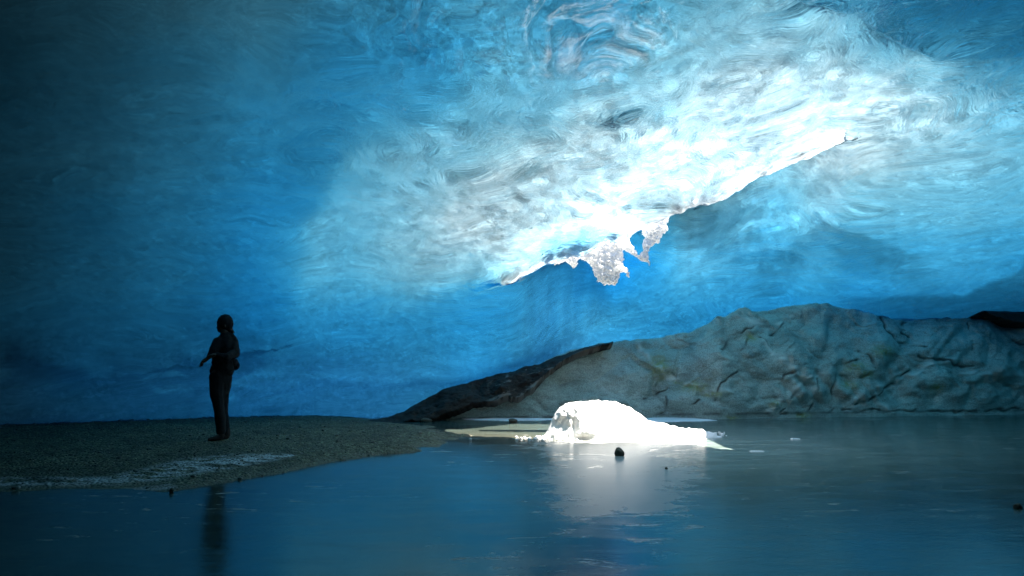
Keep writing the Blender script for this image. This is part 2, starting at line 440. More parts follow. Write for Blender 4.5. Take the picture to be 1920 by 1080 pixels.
def build_ice():
    H0, PW = 3.3, 2.0
    # azimuth columns: fine in front, coarse all the way round
    azf = np.radians(np.linspace(-43, 43, 941))
    azb = np.radians(np.linspace(43, 317, 92))[1:-1]
    az = np.concatenate([azf, azb])
    azs = np.where(az > math.pi, az - 2 * math.pi, az)
    nc = len(az)
    le = lip_el(azs)
    bot = np.radians(-6.5) * np.ones(nc)
    r1 = np.linspace(0, 1, 210)[:, None]
    pxq = 960 + FPX * np.tan(np.clip(azs, -.8, .8)) / cp_
    tuck = np.radians(2.4) * sstep(960, 1080, pxq) * (1 - sstep(1430, 1600, pxq)) * (np.abs(azs) < .75)   # the far wall carries on up behind the edge
    rows_low = bot + (le + tuck - bot) * r1
    top1 = np.radians(35)
    r2 = np.linspace(0, 1, 330)[:, None]
    lo2 = le + np.radians(.06)
    rows_up = lo2 + (top1 - lo2) * r2
    r3 = np.radians(np.linspace(35, 88.5, 34))[1:, None] * np.ones((1, nc))
    EL = np.vstack([rows_low, rows_up, r3])
    AZ = np.broadcast_to(azs, EL.shape)
    nr = EL.shape[0]; iseam = 209
    upper = np.zeros(nr, bool); upper[iseam + 1:] = True
    upper = upper[:, None] & np.ones((1, nc), bool)
    deg = np.degrees(azs)
    depth = np.interp(deg, [-43, -37, -22, -11, 0, 8, 20, 37, 43], [11.6, 12.0, 14.2, 15.8, 17.0, 17.8, 19.4, 20.8, 20.2])
    W = depth / np.cos(np.clip(azs, -.76, .76))
    W = np.where(np.abs(deg) > 43, 15.4 + (W - 15.4) * 0 , W)
    # soft join of the sides to the hidden back half
    side = sstep(43, 80, np.abs(deg))
    Wl = np.where(deg < 0, 15.4, 24.0)
    W = np.where(np.abs(deg) > 42.9, Wl * (1 - side) + 13.0 * side, W)
    kq = np.exp(-(np.arange(-90, 91) / 30.0) ** 2 / 2); kq /= kq.sum()
    Wf = np.convolve(np.pad(W[:941], 90, mode='edge'), kq, mode='valid'); W = np.concatenate([Wf, W[941:]])
    W = W[None, :]
    Hc = H0 * (1 + .04 * np.sin(azs * 2 + .4))[None, :]
    EF = EL.copy(); EF[:iseam + 1] = bot + (le - bot) * r1               # the same rows without the tuck
    ES = np.where(upper, EL, np.minimum(EL, le[None, :]))
    base = ((np.cos(ES) / W) ** PW + (sft(np.sin(ES)) / Hc) ** PW) ** (-1 / PW)
    base_f = ((np.cos(EF) / W) ** PW + (sft(np.sin(EF)) / Hc) ** PW) ** (-1 / PW)
    # the slot: ice beyond the edge stands farther back
    pxc = 960 + FPX * np.tan(np.clip(azs, -.8, .8)) / cp_
    J = 3.1 * sstep(900, 1140, pxc) * (1 - sstep(1460, 1640, pxc))
    near = interp_pts([(820, 0), (900, 1.0), (960, 1.8), (1060, 1.9), (1150, 1.65), (1240, 1.25), (1330, .75), (1400, .15), (1480, -.5), (1540, -.8), (1600, -.8), (1700, -.45), (1860, 0)], pxc) * (np.abs(deg) < 43)
    J = J * (np.abs(deg) < 43)
    def soft_cols(q, n=16):
        k_ = np.exp(-(np.arange(-3 * n, 3 * n + 1) / n) ** 2 / 2); k_ /= k_.sum()
        return np.convolve(np.pad(q, 3 * n, mode='wrap'), k_, mode='valid')
    near = soft_cols(near); J = soft_cols(J, 10)
    D = base + np.where(upper, -near[None, :] * np.exp(-np.maximum(EL - le[None, :], 0) / math.radians(8)), J[None, :] - near[None, :] * sstep(math.radians(7), 0, np.abs(le[None, :] - EL)))
    dirs = ae2dir(AZ, EL)
    P0 = dirs * D[..., None]
    nrm = np.stack([P0[..., 0] / W ** 2, P0[..., 1] / W ** 2, sftg(np.sin(ES)) * D / Hc ** 2], -1)
    nrm /= np.linalg.norm(nrm, axis=-1, keepdims=True)
    cosi = np.clip((dirs * nrm).sum(-1), .05, 1)
    PX, PY = dir2px(dirs)
    behind = np.abs(AZ) > np.radians(46)
    # coordinates that run along / across the flow of the ice
    Pb = ae2dir(AZ, EF) * base_f[..., None]
    seg = np.linalg.norm(np.diff(Pb, axis=0), axis=-1)
    Wn = np.stack([Pb[..., 0] / W ** 2, Pb[..., 1] / W ** 2, sftg(np.sin(EF)) * base_f / Hc ** 2], -1)
    Wn /= np.linalg.norm(Wn, axis=-1, keepdims=True)
    seg = seg * (1 + 2.2 * (ae2dir(AZ, EF) * Wn).sum(-1)[1:] ** 1.5)
    S = np.vstack([np.zeros((1, nc)), np.cumsum(seg, 0)])
    S = S - S[iseam + 100][None, :] * .35
    U = AZ * 11.5
    V = .35 * S + .65 * EF * 15.0
    V = V - U * .30 + .5 * np.sin(U * .35 + 1)
    wx = fbm(U * .5, V * .5, 1.0, 3); wy = fbm(U * .5, V * .5, 9.0, 3)
    U2, V2 = U + .9 * wx, V + .5 * wy
    # where the surface is busy: right and top; calm on the far left
    busy = sstep(350, 1000, PX + .45 * (300 - PY)) * (1 - .5 * sstep(330, 620, PY))
    busy = np.where(upper, busy, .45 * sstep(900, 1300, PX) * (1 - sstep(470, 560, PY)) + .16)
    bq = sstep(350, 1000, PX + .45 * (300 - PY)) * (1 - .5 * sstep(330, 620, PY)); lq = np.maximum(1 - sstep(820, 985, PX), sstep(1560, 1700, PX))
    dq = interp_pts(LIP, PX) - PY
    hq = sstep(-130, 40, dq)
    busy = busy * (1 - lq) + (bq * hq + .16 * (1 - hq)) * lq
    busy = np.clip(busy, .12, 1) * (1 - .6 * behind)
    # melt cups
    calm = sstep(290, 120, PY + .12 * np.abs(PX - 950)) * (1 - .6 * sstep(1200, 1500, PX))
    f1, f2, ci = worley(U2 * 1.7, V2 * 1.5, 3)
    g1, g2, gi = worley(U2 * 4.2 + 5, V2 * 3.8, 5)
    disp = .075 * (f1 ** 2 - .25) * (.2 + .8 * busy) + .036 * (g1 ** 2 - .25) * busy * (1 - .9 * calm)
    steep = 1 / (1 + 2.2 * np.clip((ae2dir(AZ, EF) * Wn).sum(-1), 0, 1) ** 1.5)
    disp_low = .26 * fbm(U * .32, V * .26, 5.0, 3, .33) * (.5 + .5 * busy) * steep ** 1.3 * (1 - .6 * calm)
    disp *= steep ** .7
    disp += disp_low
    disp += .05 * fbm(U2 * 1.4, V2 * 1.6, 2.0, 4, .5) * (.25 + busy) * (1 - .85 * calm)
    disp += .026 * fbm(U2 * 6, V2 * 5, 7.0, 4) * busy * (1 - .95 * calm)
    disp += (.050 * perlin(U2 * 1.2 + 3, V2 * .8, 40.0) + .013 * perlin(U2 * 2.6 + 3, V2 * 1.8, 44.0)) * calm
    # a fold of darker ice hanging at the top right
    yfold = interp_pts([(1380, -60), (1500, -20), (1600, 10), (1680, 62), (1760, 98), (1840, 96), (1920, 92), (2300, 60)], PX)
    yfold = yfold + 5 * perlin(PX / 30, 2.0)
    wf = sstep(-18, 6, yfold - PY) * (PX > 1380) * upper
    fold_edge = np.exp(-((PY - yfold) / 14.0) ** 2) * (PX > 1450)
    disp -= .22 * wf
    # crease on the left side of the pale sheet
    xb = interp_pts([(150, 860), (200, 760), (260, 655), (300, 640), (350, 600), (430, 556), (520, 540), (600, 548), (650, 560)], PY) + 10 * perlin(PY / 26, 4.4) + 7 * perlin(PY / 60, PX / 70, 1.1)
    wcr = sstep(170, 300, PY) * (1 - sstep(560, 660, PY))
    disp += .10 * wcr * np.tanh((PX - xb) / 30) * np.exp(-((PX - xb) / 130.0) ** 2)
    edge_keep = np.minimum(1, np.abs(np.degrees(EL - le[None, :])) / .5)
    disp *= np.where((J[None, :] > .3), .35 + .65 * edge_keep, 1)
    disp *= 1 - .8 * sstep(730, 790, PY)
    disp *= 1 - .6 * sstep(540, 650, PY) * (1 - sstep(900, 1100, PX))
    zen = 1 - sstep(math.radians(36), math.radians(58), EL)
    disp = disp_low + (disp - disp_low) * (1 - .2 * calm)
    disp *= zen; disp_low = disp_low * zen * (1 - .8 * sstep(730, 790, PY)) - .22 * wf
    cz = np.clip(cosi, .45, 1)
    wallf = 1 - .85 * sstep(520, 620, PY) * (1 - sstep(900, 1100, PX))
    inner = P0 + nrm * (disp * cz)[..., None]; mid = P0 + nrm * (disp_low * cz * wallf)[..., None]

    # ---- ice thickness from hue; light and dark painted into the crust colour
    nx = 26 * fbm(PX / 95, PY / 70, 3.0, 4) * (.35 + .65 * busy)
    ny = 20 * fbm(PX / 95, PY / 60, 13.0, 4) * (.35 + .65 * busy)
    qx, qy = PX + nx, PY + ny
    CL = grid_sample(FRONT, np.minimum(qx, 480), qy, 0, 100)
    CR = grid_sample(FRONT, np.maximum(qx, 640), qy, 0, 100)
    CM = grid_sample(FRONT, qx, qy, 0, 100)
    sg = (1 / (1 + np.exp(-(PX + 1.3 * nx - xb) / 24)))[..., None]
    wc = wcr[..., None]
    CF = CM * (1 - wc) + (CL * (1 - sg) + CR * sg) * wc
    # bright band painted along the edge, as if catching light from the slot
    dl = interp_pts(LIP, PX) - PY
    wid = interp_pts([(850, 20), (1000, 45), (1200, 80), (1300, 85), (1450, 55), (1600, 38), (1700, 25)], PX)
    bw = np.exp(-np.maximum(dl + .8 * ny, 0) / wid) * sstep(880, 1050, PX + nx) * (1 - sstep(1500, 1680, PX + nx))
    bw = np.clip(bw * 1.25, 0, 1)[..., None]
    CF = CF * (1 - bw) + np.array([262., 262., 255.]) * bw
    CB = grid_sample(BACK, qx, qy, 200, 100)
    gl = np.exp(-np.maximum(-dl + .8 * ny, 0) / 50) * sstep(1235, 1275, PX) * (1 - sstep(1640, 1800, PX)) * .8  # pale glow painted into the wall colour just below the edge
    CB = CB * (1 - gl[..., None]) + np.array([165., 215., 235.]) * gl[..., None]
    # darker stacked slabs seen in the wall beyond
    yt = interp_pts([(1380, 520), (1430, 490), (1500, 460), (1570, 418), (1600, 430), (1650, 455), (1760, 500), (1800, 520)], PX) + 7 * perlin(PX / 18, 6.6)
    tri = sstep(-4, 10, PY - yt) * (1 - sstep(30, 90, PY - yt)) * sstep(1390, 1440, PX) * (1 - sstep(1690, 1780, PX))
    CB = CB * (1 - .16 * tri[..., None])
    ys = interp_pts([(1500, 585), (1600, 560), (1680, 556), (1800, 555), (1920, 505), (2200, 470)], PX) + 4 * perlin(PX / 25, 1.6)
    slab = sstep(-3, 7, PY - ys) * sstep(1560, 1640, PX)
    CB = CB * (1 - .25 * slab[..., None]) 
    soft = 1 / (1 + np.exp(-(dl + 2.2 * ny) / 22)); lw = (1 - sstep(880, 985, PX)) + sstep(1560, 1700, PX)
    up = (np.where(upper, 1.0, 0.0) * (1 - lw) + soft * lw)[..., None]
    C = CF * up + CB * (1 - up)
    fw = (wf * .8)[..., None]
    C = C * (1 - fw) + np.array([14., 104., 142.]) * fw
    lin = np.clip(srgb2lin(np.maximum(C, 1.0)), 2e-4, 1.15)
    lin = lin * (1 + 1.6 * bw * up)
    # outside the picture: overhead stays blue, behind the camera the crust is painted dark
    out = sstep(0, 500, -PY) * .3
    lin = lin * (1 - out)[..., None]
    dim = 1 - .93 * sstep(math.radians(42), math.radians(75), np.abs(AZ)) * (1 - sstep(math.radians(60), math.radians(88), EL))
    over = sstep(math.radians(40), math.radians(75), EL)
    dark = np.array([.004, .03, .055])
    lin = lin * dim[..., None]
    lin = lin * (1 - over[..., None]) + dark * over[..., None]
    lum_n = 1 + 0.62 * busy * (1 - .35 * calm) * fbm(U2 * 2.6, V2 * 2.8, 11.0, 5, .65) + .10 * fbm(U2 * .5, V2 * 2.2, 21.0, 4)
    gb = np.log(np.maximum(lin[..., 2], 1e-4) / np.maximum(lin[..., 1], 1e-4))
    rb = np.log(np.maximum(lin[..., 2], 1e-4) / np.maximum(lin[..., 0], 1e-4))
    t = np.maximum(.5 * gb / (SIG[1] - SIG[2]) + .5 * np.minimum(rb, 3.5) / (SIG[0] - SIG[2]), 0.0)
    tg = gb / (SIG[1] - SIG[2]); wq = sstep(.5, 1.4, tg)
    t = t * (1 - wq) + tg * wq
    t = t + .34 * busy * wallf * np.clip(1 - lum_n, -.1, 1)
    t = t * (1 + .20 * busy * wallf * zen * fbm(U2 * 1.6 + 4, V2 * 1.8, 31.0, 3, .4)) + .06
    eta = 1 / 1.31
    cost = np.sqrt(1 - eta ** 2 * (1 - cosi ** 2))
    rd = eta * dirs + (cost - eta * cosi)[..., None] * nrm       # mean refracted direction, outwards
    if CORR_T is not None:
        fx = np.clip(PX, 0, 1919); fy = np.clip(PY, 0, 819)
        t = t + grid_sample(np.array(CORR_T)[..., None], fx, fy, 0, 100)[..., 0]
    t = np.clip(t, .16, 3.2)
    def blur(A, sr, sc_):
        for ax, sg_ in ((0, sr), (1, sc_)):
            n_ = int(sg_ * 2.5); kk = np.exp(-(np.arange(-n_, n_ + 1) / sg_) ** 2 / 2); kk /= kk.sum()
            pad = [(0, 0), (0, 0)]; pad[ax] = (n_, n_)
            B = np.pad(A, pad, mode='edge' if ax == 0 else 'wrap')
            A = sum(kk[q] * np.take(B, np.arange(q, q + A.shape[ax]), axis=ax) for q in range(2 * n_ + 1))
        return A
    # the outside of the glacier is smooth: melt has only shaped the ceiling
    for r0, r1_ in ((0, iseam + 1), (iseam + 1, nr)):
        q1 = blur(t[r0:r1_], 3, 4); q2 = blur(t[r0:r1_], 9, 12); cq = np.clip(1.3 * calm[r0:r1_], 0, 1)
        t[r0:r1_] = q1 * (1 - cq) + q2 * cq
    cs = nrm @ np.array(SUNV[:])
    cs = .5 * (cs + np.sqrt(cs * cs + .01)) + .22 * (.5 + .5 * nrm[..., 2])
    K = 4.5 / math.pi * 2 ** 2.3 * .88
    T = lin[..., 2] / (K * .85 * np.exp(-SIG[2] * t) * cs)  # wanted brightness of each spot solved into the crust colour
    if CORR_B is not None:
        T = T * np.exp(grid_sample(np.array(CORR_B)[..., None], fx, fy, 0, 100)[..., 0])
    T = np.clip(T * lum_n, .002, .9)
    rim = np.where(J[None, :] > .3, np.clip(np.degrees(np.abs(EL - le[None, :])) / 1.0, .25, 1), 1)
    t = np.where(upper, t * rim, t)
    thin = 1 - sstep(.12, .55, t)
    outer = mid + nrm * ((disp - disp_low) * cz * thin)[..., None] + rd * t[..., None]
    inner[..., 2] += CAM_H; outer[..., 2] += CAM_H
    # ---- faces: wrap round, leave the slot open
    idx = np.arange(nr * nc).reshape(nr, nc)
    nxt = np.roll(idx, -1, axis=1)
    F = np.stack([idx[:-1], nxt[:-1], nxt[1:], idx[1:]], -1)       # nr-1 x nc
    keep = np.ones((nr - 1, nc), bool)
    Jm = np.where(pxc < 1100, J - .28, J)
    keep[iseam] = ~((Jm > .10) & (np.roll(Jm, -1) > .10))
    N = nr * nc
    Fi = F[keep]                                                   # towards the cave
    Fo = Fi[:, ::-1] + N
    ring_b = np.stack([idx[0], nxt[0], nxt[0] + N, idx[0] + N], -1)[:, ::-1]
    ring_t = np.stack([idx[-1], nxt[-1], nxt[-1] + N, idx[-1] + N], -1)
    hole = np.where(~keep[iseam])[0]
    a_ = idx[iseam, hole]; b_ = nxt[iseam, hole]
    h1 = np.stack([a_, b_, b_ + N, a_ + N], -1)
    a2 = idx[iseam + 1, hole]; b2 = nxt[iseam + 1, hole]
    h2 = np.stack([a2, b2, b2 + N, a2 + N], -1)[:, ::-1]
    e0, e1 = hole[0], hole[-1] + 1
    s1 = np.array([[idx[iseam, e0], idx[iseam + 1, e0], idx[iseam + 1, e0] + N, idx[iseam, e0] + N]])
    s2 = np.array([[idx[iseam, e1], idx[iseam + 1, e1], idx[iseam + 1, e1] + N, idx[iseam, e1] + N]])[:, ::-1]
    verts = np.concatenate([inner.reshape(-1, 3), outer.reshape(-1, 3)])
    faces = np.concatenate([Fi, Fo, ring_b, ring_t, h1, h2, s1, s2])
    # close the zenith of both skins
    zi, zo = len(verts), len(verts) + 1
    verts = np.concatenate([verts, [inner[-1].mean(0) + [0, 0, .002], outer[-1].mean(0) + [0, 0, .02]]])
    faces = faces[~np.isin(np.arange(len(faces)), np.arange(len(Fi) * 2 + nc, len(Fi) * 2 + 2 * nc))]   # no ring at the zenith
    q = idx[-1]; qn = nxt[-1]
    half = np.arange(0, nc - 1, 2)
    cap_i = np.stack([q[half], q[half + 1], q[(half + 2) % nc], np.full(len(half), zi)], -1)
    cap_o = np.stack([q[half] + N, q[half + 1] + N, q[(half + 2) % nc] + N, np.full(len(half), zo)], -1)[:, ::-1]
    faces = np.concatenate([faces, cap_i, cap_o])
    o = mesh_obj('ice_ceiling', verts, faces, M_ICE)
    me = o.data
    cr = np.zeros(len(verts), np.float32); cr[N:2 * N] = 1; cr[zo] = 1
    fv = np.zeros(len(me.polygons), np.float32)
    lv = np.zeros(len(me.loops), np.int32); me.loops.foreach_get('vertex_index', lv)
    ls = np.zeros(len(me.polygons), np.int32); me.polygons.foreach_get('loop_start', ls)
    lt = np.zeros(len(me.polygons), np.int32); me.polygons.foreach_get('loop_total', lt)
    fv[np.add.reduceat(cr[lv], ls) > .5] = 1          # the outer snow crust and the broken rims
    ends = np.zeros(len(verts), bool)
    for e_ in (e0, e1):
        for r_ in (iseam, iseam + 1): ends[idx[r_, e_]] = ends[idx[r_, e_] + N] = True
    fv[np.minimum.reduceat(ends[lv].astype(int), ls) > 0] = 0
    me.attributes.new('crust', 'FLOAT', 'FACE').data.foreach_set('value', fv)
    fl = np.zeros((len(verts), 3), np.float32)
    fl[:N, 0] = fl[N:2 * N, 0] = U2.ravel(); fl[:N, 1] = fl[N:2 * N, 1] = V2.ravel()
    me.attributes.new('flow', 'FLOAT_VECTOR', 'POINT').data.foreach_set('vector', fl.ravel())
    bs = np.zeros(len(verts), np.float32); bs[:N] = (busy * (1 - .95 * calm)).ravel(); bs[N:2 * N] = np.clip(.34 + .85 * busy - .45 * calm, .25, 1.2).ravel()
    me.attributes.new('roughness_map', 'FLOAT', 'POINT').data.foreach_set('value', bs)
    tt = np.ones((len(verts), 4), np.float32) * .05
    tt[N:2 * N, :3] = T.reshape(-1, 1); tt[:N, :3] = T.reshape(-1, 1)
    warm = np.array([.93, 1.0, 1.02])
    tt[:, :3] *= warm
    me.attributes.new('crust_painted_light', 'FLOAT_COLOR', 'POINT').data.foreach_set('color', tt.ravel())
    tag(o, 'blue rippled glacier ice arching over the whole cave', 'ice ceiling', kind='structure')
    return o

ice = build_ice()

# ------------------------------------------------------------------ ground and pond
def quad_sheet(name, x0, x1, y0, y1, z, mat, n=40):
    xs = np.linspace(x0, x1, n); ys = np.linspace(y0, y1, n)
    X, Y = np.meshgrid(xs, ys)
    return mesh_obj(name, np.stack([X, Y, np.full_like(X, z)], -1).reshape(-1, 3), grid_faces(n, n), mat)

tag(quad_sheet('ground', -150, 150, -150, 150, -.45, M_BED), 'silty bed of gravel under the cave', 'ground', kind='structure')
pond = quad_sheet('water', -11, 17, -10, 19, 0.0, M_WATER, 420)
def pond_fields(o):
    n = len(o.data.vertices); co = np.zeros(n * 3, np.float32); o.data.vertices.foreach_get('co', co); co = co.reshape(-1, 3)
    PX, PY = dir2px(co - np.array([0, 0, CAM_H]))
    inv = co[:, 1] > 1.5
    f = np.zeros(n)
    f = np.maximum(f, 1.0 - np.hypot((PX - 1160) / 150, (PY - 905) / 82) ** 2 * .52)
    f = np.maximum(f, .9 - .45 * np.hypot((PX - 1140) / 165, (PY - 838) / 20) ** 2)  # paler skin round the heap, painted to widen its glow
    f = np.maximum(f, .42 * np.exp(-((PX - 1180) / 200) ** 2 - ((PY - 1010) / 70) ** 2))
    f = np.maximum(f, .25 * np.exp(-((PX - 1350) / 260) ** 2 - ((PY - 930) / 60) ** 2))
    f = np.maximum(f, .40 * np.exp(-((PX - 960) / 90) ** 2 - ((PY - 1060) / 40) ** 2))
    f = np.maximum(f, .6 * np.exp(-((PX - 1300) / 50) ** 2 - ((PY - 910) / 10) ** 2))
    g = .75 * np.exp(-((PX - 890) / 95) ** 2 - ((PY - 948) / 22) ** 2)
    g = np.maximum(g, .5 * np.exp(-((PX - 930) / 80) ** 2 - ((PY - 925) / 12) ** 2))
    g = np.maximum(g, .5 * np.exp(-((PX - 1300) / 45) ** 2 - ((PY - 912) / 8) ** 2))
    mk = np.exp(-((PX - 1420) / 420) ** 2 - ((PY - 838) / 48) ** 2) + .5 * np.exp(-((PX - 1150) / 300) ** 2 - ((PY - 900) / 80) ** 2)  # turbid water plus a pale sheen painted into its colour
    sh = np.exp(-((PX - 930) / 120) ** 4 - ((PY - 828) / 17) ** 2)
    for nm, a in (('frost_glow_field', f), ('grit_field', g), ('shallow', sh), ('milky_sheen', mk)):
        o.data.attributes.new(nm, 'FLOAT', 'POINT').data.foreach_set('value', (np.clip(a, -1, 1.2) * inv).astype(np.float32))
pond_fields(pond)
tag(pond, 'still half frozen meltwater pond mirroring the ice', 'pond', kind='structure')

# ------------------------------------------------------------------ gravel bank on the left
def build_bank():
    n, m = 520, 420
    xs = np.linspace(-13, .6, n); ys = np.linspace(4.6, 15.5, m)
    X, Y = np.meshgrid(xs, ys)
    near = [(-900, 925), (0, 921), (150, 916), (320, 921), (380, 912), (430, 905), (520, 890), (600, 872), (700, 856), (800, 846), (850, 829), (880, 815)]
    pts = [ground(a, b) for a, b in near]
    yn = np.interp(X, [p[0] for p in pts], [p[1] for p in pts]) + .10 * perlin(X * 2.1, 3.0) + .05 * perlin(X * 6, 1.0) + .03 * perlin(X * 15, 1.0)
    far = [ground(880, 812), ground(820, 804), ground(740, 799), ground(700, 796)]
    d_near = Y - yn
    xe = np.interp(Y, [ground(850, 829)[1], ground(860, 812)[1], ground(800, 800)[1], ground(730, 794)[1], 15.5], [ground(850, 829)[0], ground(860, 812)[0] , ground(800, 800)[0], ground(730, 794)[0], -3.2])
    d_side = (xe - X) + .08 * perlin(Y * 3, 5.0)
    d = np.minimum(d_near, d_side * .9)
    rag = .5 * fbm(X * 1.1, Y * 2.2, 6, 5, .6) * sstep(-3.2, -.9, X)
    d = d + rag - .12 * sstep(-3.2, -.9, X)
    z = np.where(d > 0, .125 * (1 - np.exp(-np.maximum(d, 0) / .9)) , d * .12)
    z = z + np.where(d > .1, 1, 0) * np.clip(d, 0, 1) * (.018 * fbm(X * 1.3, Y * 1.3, 1, 4) + .010 * fbm(X * 7, Y * 7, 1, 3))
    z += .008 * fbm(X * 14, Y * 14, 3, 3) * sstep(-.1, .3, d)
    z = np.maximum(z, -.06)
    o = mesh_obj('gravel_bank', np.stack([X, Y, z], -1).reshape(-1, 3), grid_faces(m, n), M_GRAVEL)
    # frost band along the water
    PX, PY = dir2px(np.stack([X, Y, z - CAM_H], -1))
    yc = interp_pts([(-300, 908), (0, 905), (100, 903), (200, 904), (280, 890), (350, 875), (430, 866), (520, 856), (600, 850)], PX)
    hw = interp_pts([(-300, 9), (0, 10), (150, 9), (230, 12), (330, 17), (430, 14), (520, 7), (560, 0)], PX)
    f = sstep(1.3, .4, np.abs(PY - yc) / np.maximum(hw, .1)) * (hw > .5)
    f2 = sstep(1.4, .5, np.abs(PY - interp_pts([(200, 925), (300, 914), (350, 908)], PX)) / 5.0) * (PX > 225) * (PX < 330)
    nn = sstep(-.28, .16, fbm(X * 2.6, Y * 7, 4, 5, .7))
    fr = np.clip(np.maximum(f, f2) * nn, 0, 1) * .75
    o.data.attributes.new('frost', 'FLOAT', 'POINT').data.foreach_set('value', fr.ravel().astype(np.float32))
    wet = sstep(.5, .05, d + .15 * fbm(X * 3, Y * 3, 2, 3)) * .55
    o.data.attributes.new('wet', 'FLOAT', 'POINT').data.foreach_set('value', wet.ravel().astype(np.float32))
    tag(o, 'low dark gravel bank with a frosty strip beside the pond', 'gravel bank', kind='structure')
    return X, Y, z, d
bX, bY, bZ, bD = build_bank()

def bank_z(x, y):
    i = int(np.clip((y - 4.6) / (15.5 - 4.6) * 419, 0, 419)); j = int(np.clip((x + 13) / 13.6 * 519, 0, 519))
    return float(bZ[i, j])

def lumpy_ball(r=1.0, sub=3, seed=0, amp=.25, freq=1.3, flat=(1, 1, 1), facet=0.0):
    bm = bmesh.new()
    bmesh.ops.create_icosphere(bm, subdivisions=sub, radius=1.0)
    v = np.array([q.co[:] for q in bm.verts]); f = [[q.index for q in fc.verts] for fc in bm.faces]
    bm.free()
    if facet > 0:
        rg = np.random.RandomState(seed)
        pl = rg.normal(size=(11, 3)); pl /= np.linalg.norm(pl, axis=1, keepdims=True)
        dd = v @ pl.T
        k = np.minimum(1, (facet / np.maximum(dd, 1e-3)).min(1))
        v = v * k[:, None]
    s = 1 + amp * fbm(v[:, 0] * freq + seed * 3.1, v[:, 1] * freq, v[:, 2] * freq, 4)
    v = v * s[:, None] * np.array(flat) * r
    return v, np.array(f)

# loose stones strewn over the bank: nobody could count them
def build_pebbles():
    rg = np.random.RandomState(3)
    protos = [lumpy_ball(1, 1, s, .3, 1.2, (1, .8, .55), .75) for s in range(6)]
    V, F, off = [], [], 0
    n = 0
    while n < 11000:
        x = rg.uniform(-9.5, .3); y = rg.uniform(5.6, 14.5)
        if abs(math.atan2(x, y)) > .72: continue
        i = int((y - 4.6) / 10.9 * 419); j = int((x + 13) / 13.6 * 519)
        if bD[i, j] < rg.uniform(-.15, .8): continue
        s = .006 + .012 * rg.rand() ** 3 + (.035 * rg.rand() if rg.rand() < (.07 if bD[i, j] < .25 else .015) else 0)
        v, f = protos[rg.randint(6)]
        a = rg.rand() * 6.28; c, sn = math.cos(a), math.sin(a)
        R = np.array([[c, -sn, 0], [sn, c, 0], [0, 0, 1]])
        V.append((v * s) @ R.T + [x, y, float(bZ[i, j]) + s * .2]); F.append(f + off); off += len(v); n += 1
    o = mesh_obj('gravel', np.concatenate(V), np.concatenate(F), M_PEB, smooth=False)
    tag(o, 'loose pebbles strewn over the dark gravel bank', 'gravel', kind='stuff')
t = NT('pebbles')
_c = t.coords()
_v = t.noise(_c, 21, 2, .5)
_p = t.n('BsdfPrincipled', Base__Color=t.ramp(_v, [(.3, (.05, .045, .035)), (.55, (.17, .155, .125)), (.72, (.42, .40, .36))]), Roughness=.75)
t.link(_p.outputs[0], t.out.inputs['Surface'])
M_PEB = t.m
build_pebbles()

# ------------------------------------------------------------------ rock outcrop on the far shore
TOPR = [(640, 800), (690, 792), (740, 781), (760, 772), (800, 750), (830, 733), (850, 728), (900, 714), (930, 705), (960, 700), (985, 690), (1010, 686),
        (1040, 673), (1100, 653), (1160, 643), (1220, 635), (1290, 628), (1310, 618), (1340, 603), (1380, 590), (1410, 583), (1440, 582), (1460, 578),
        (1490, 574), (1540, 575), (1600, 577), (1640, 582), (1700, 589), (1740, 586), (1770, 583), (1800, 586), (1840, 583), (1900, 584), (1960, 588), (2200, 600), (2500, 620)]
SEAMS = [  # cracks and joints, in photo pixels
    [(1420, 584), (1418, 610), (1390, 625), (1360, 632)], [(1480, 580), (1468, 605), (1450, 628), (1425, 632)],
    [(1405, 630), (1385, 665), (1381, 685)], [(1368, 640), (1350, 660)],
    [(1530, 715), (1527, 745), (1518, 775), (1510, 784)], [(1565, 700), (1560, 740), (1555, 770)], [(1490, 738), (1470, 765), (1455, 782)],
    [(1250, 728), (1225, 740), (1205, 748)], [(1313, 752), (1290, 765), (1284, 780)], [(1250, 745), (1247, 772), (1240, 776)],
    [(1585, 683), (1602, 676)], [(1590, 706), (1615, 708), (1634, 700)], [(1425, 632), (1440, 650), (1460, 652), (1475, 640)],
    [(1636, 693), (1625, 670), (1610, 660)], [(1600, 760), (1640, 745), (1680, 715), (1710, 690)], [(1720, 670), (1780, 680), (1820, 690)],
    [(1860, 622), (1900, 645), (1920, 650)], [(1380, 700), (1350, 720), (1340, 750)], [(1445, 726), (1480, 700), (1500, 690)],
    [(1700, 600), (1690, 625), (1705, 630)], [(1640, 585), (1680, 640), (1730, 655)], [(1560, 768), (1620, 770), (1700, 770), (1800, 772), (1920, 768)],
    [(1440, 780), (1500, 776)], [(1810, 610), (1822, 655)], [(1260, 700), (1275, 718)]]
VEINS = [[(1590, 772), (1640, 742), (1690, 712), (1740, 688), (1790, 676)], [(1600, 748), (1660, 722), (1700, 690)], [(1428, 640), (1450, 668), (1480, 690), (1500, 712)], [(1640, 745), (1670, 770), (1685, 780)],
         [(1500, 720), (1530, 700), (1520, 740)], [(1440, 772), (1470, 745), (1500, 722), (1540, 705)], [(1200, 655), (1240, 700), (1290, 722), (1370, 740)], [(1800, 700), (1860, 706), (1920, 702)], [(1380, 600), (1440, 612), (1480, 590)]]
MOSS = [(1335, 741, 22, 5), (1272, 717, 10, 4), (1452, 757, 12, 6), (1372, 783, 12, 5), (1590, 722, 16, 9), (1650, 664, 20, 10), (1622, 703, 14, 7),
        (1505, 779, 14, 6), (1235, 690, 18, 22), (1755, 728, 12, 8), (1600, 690, 20, 8), (1408, 632, 12, 8), (1300, 728, 26, 10)]

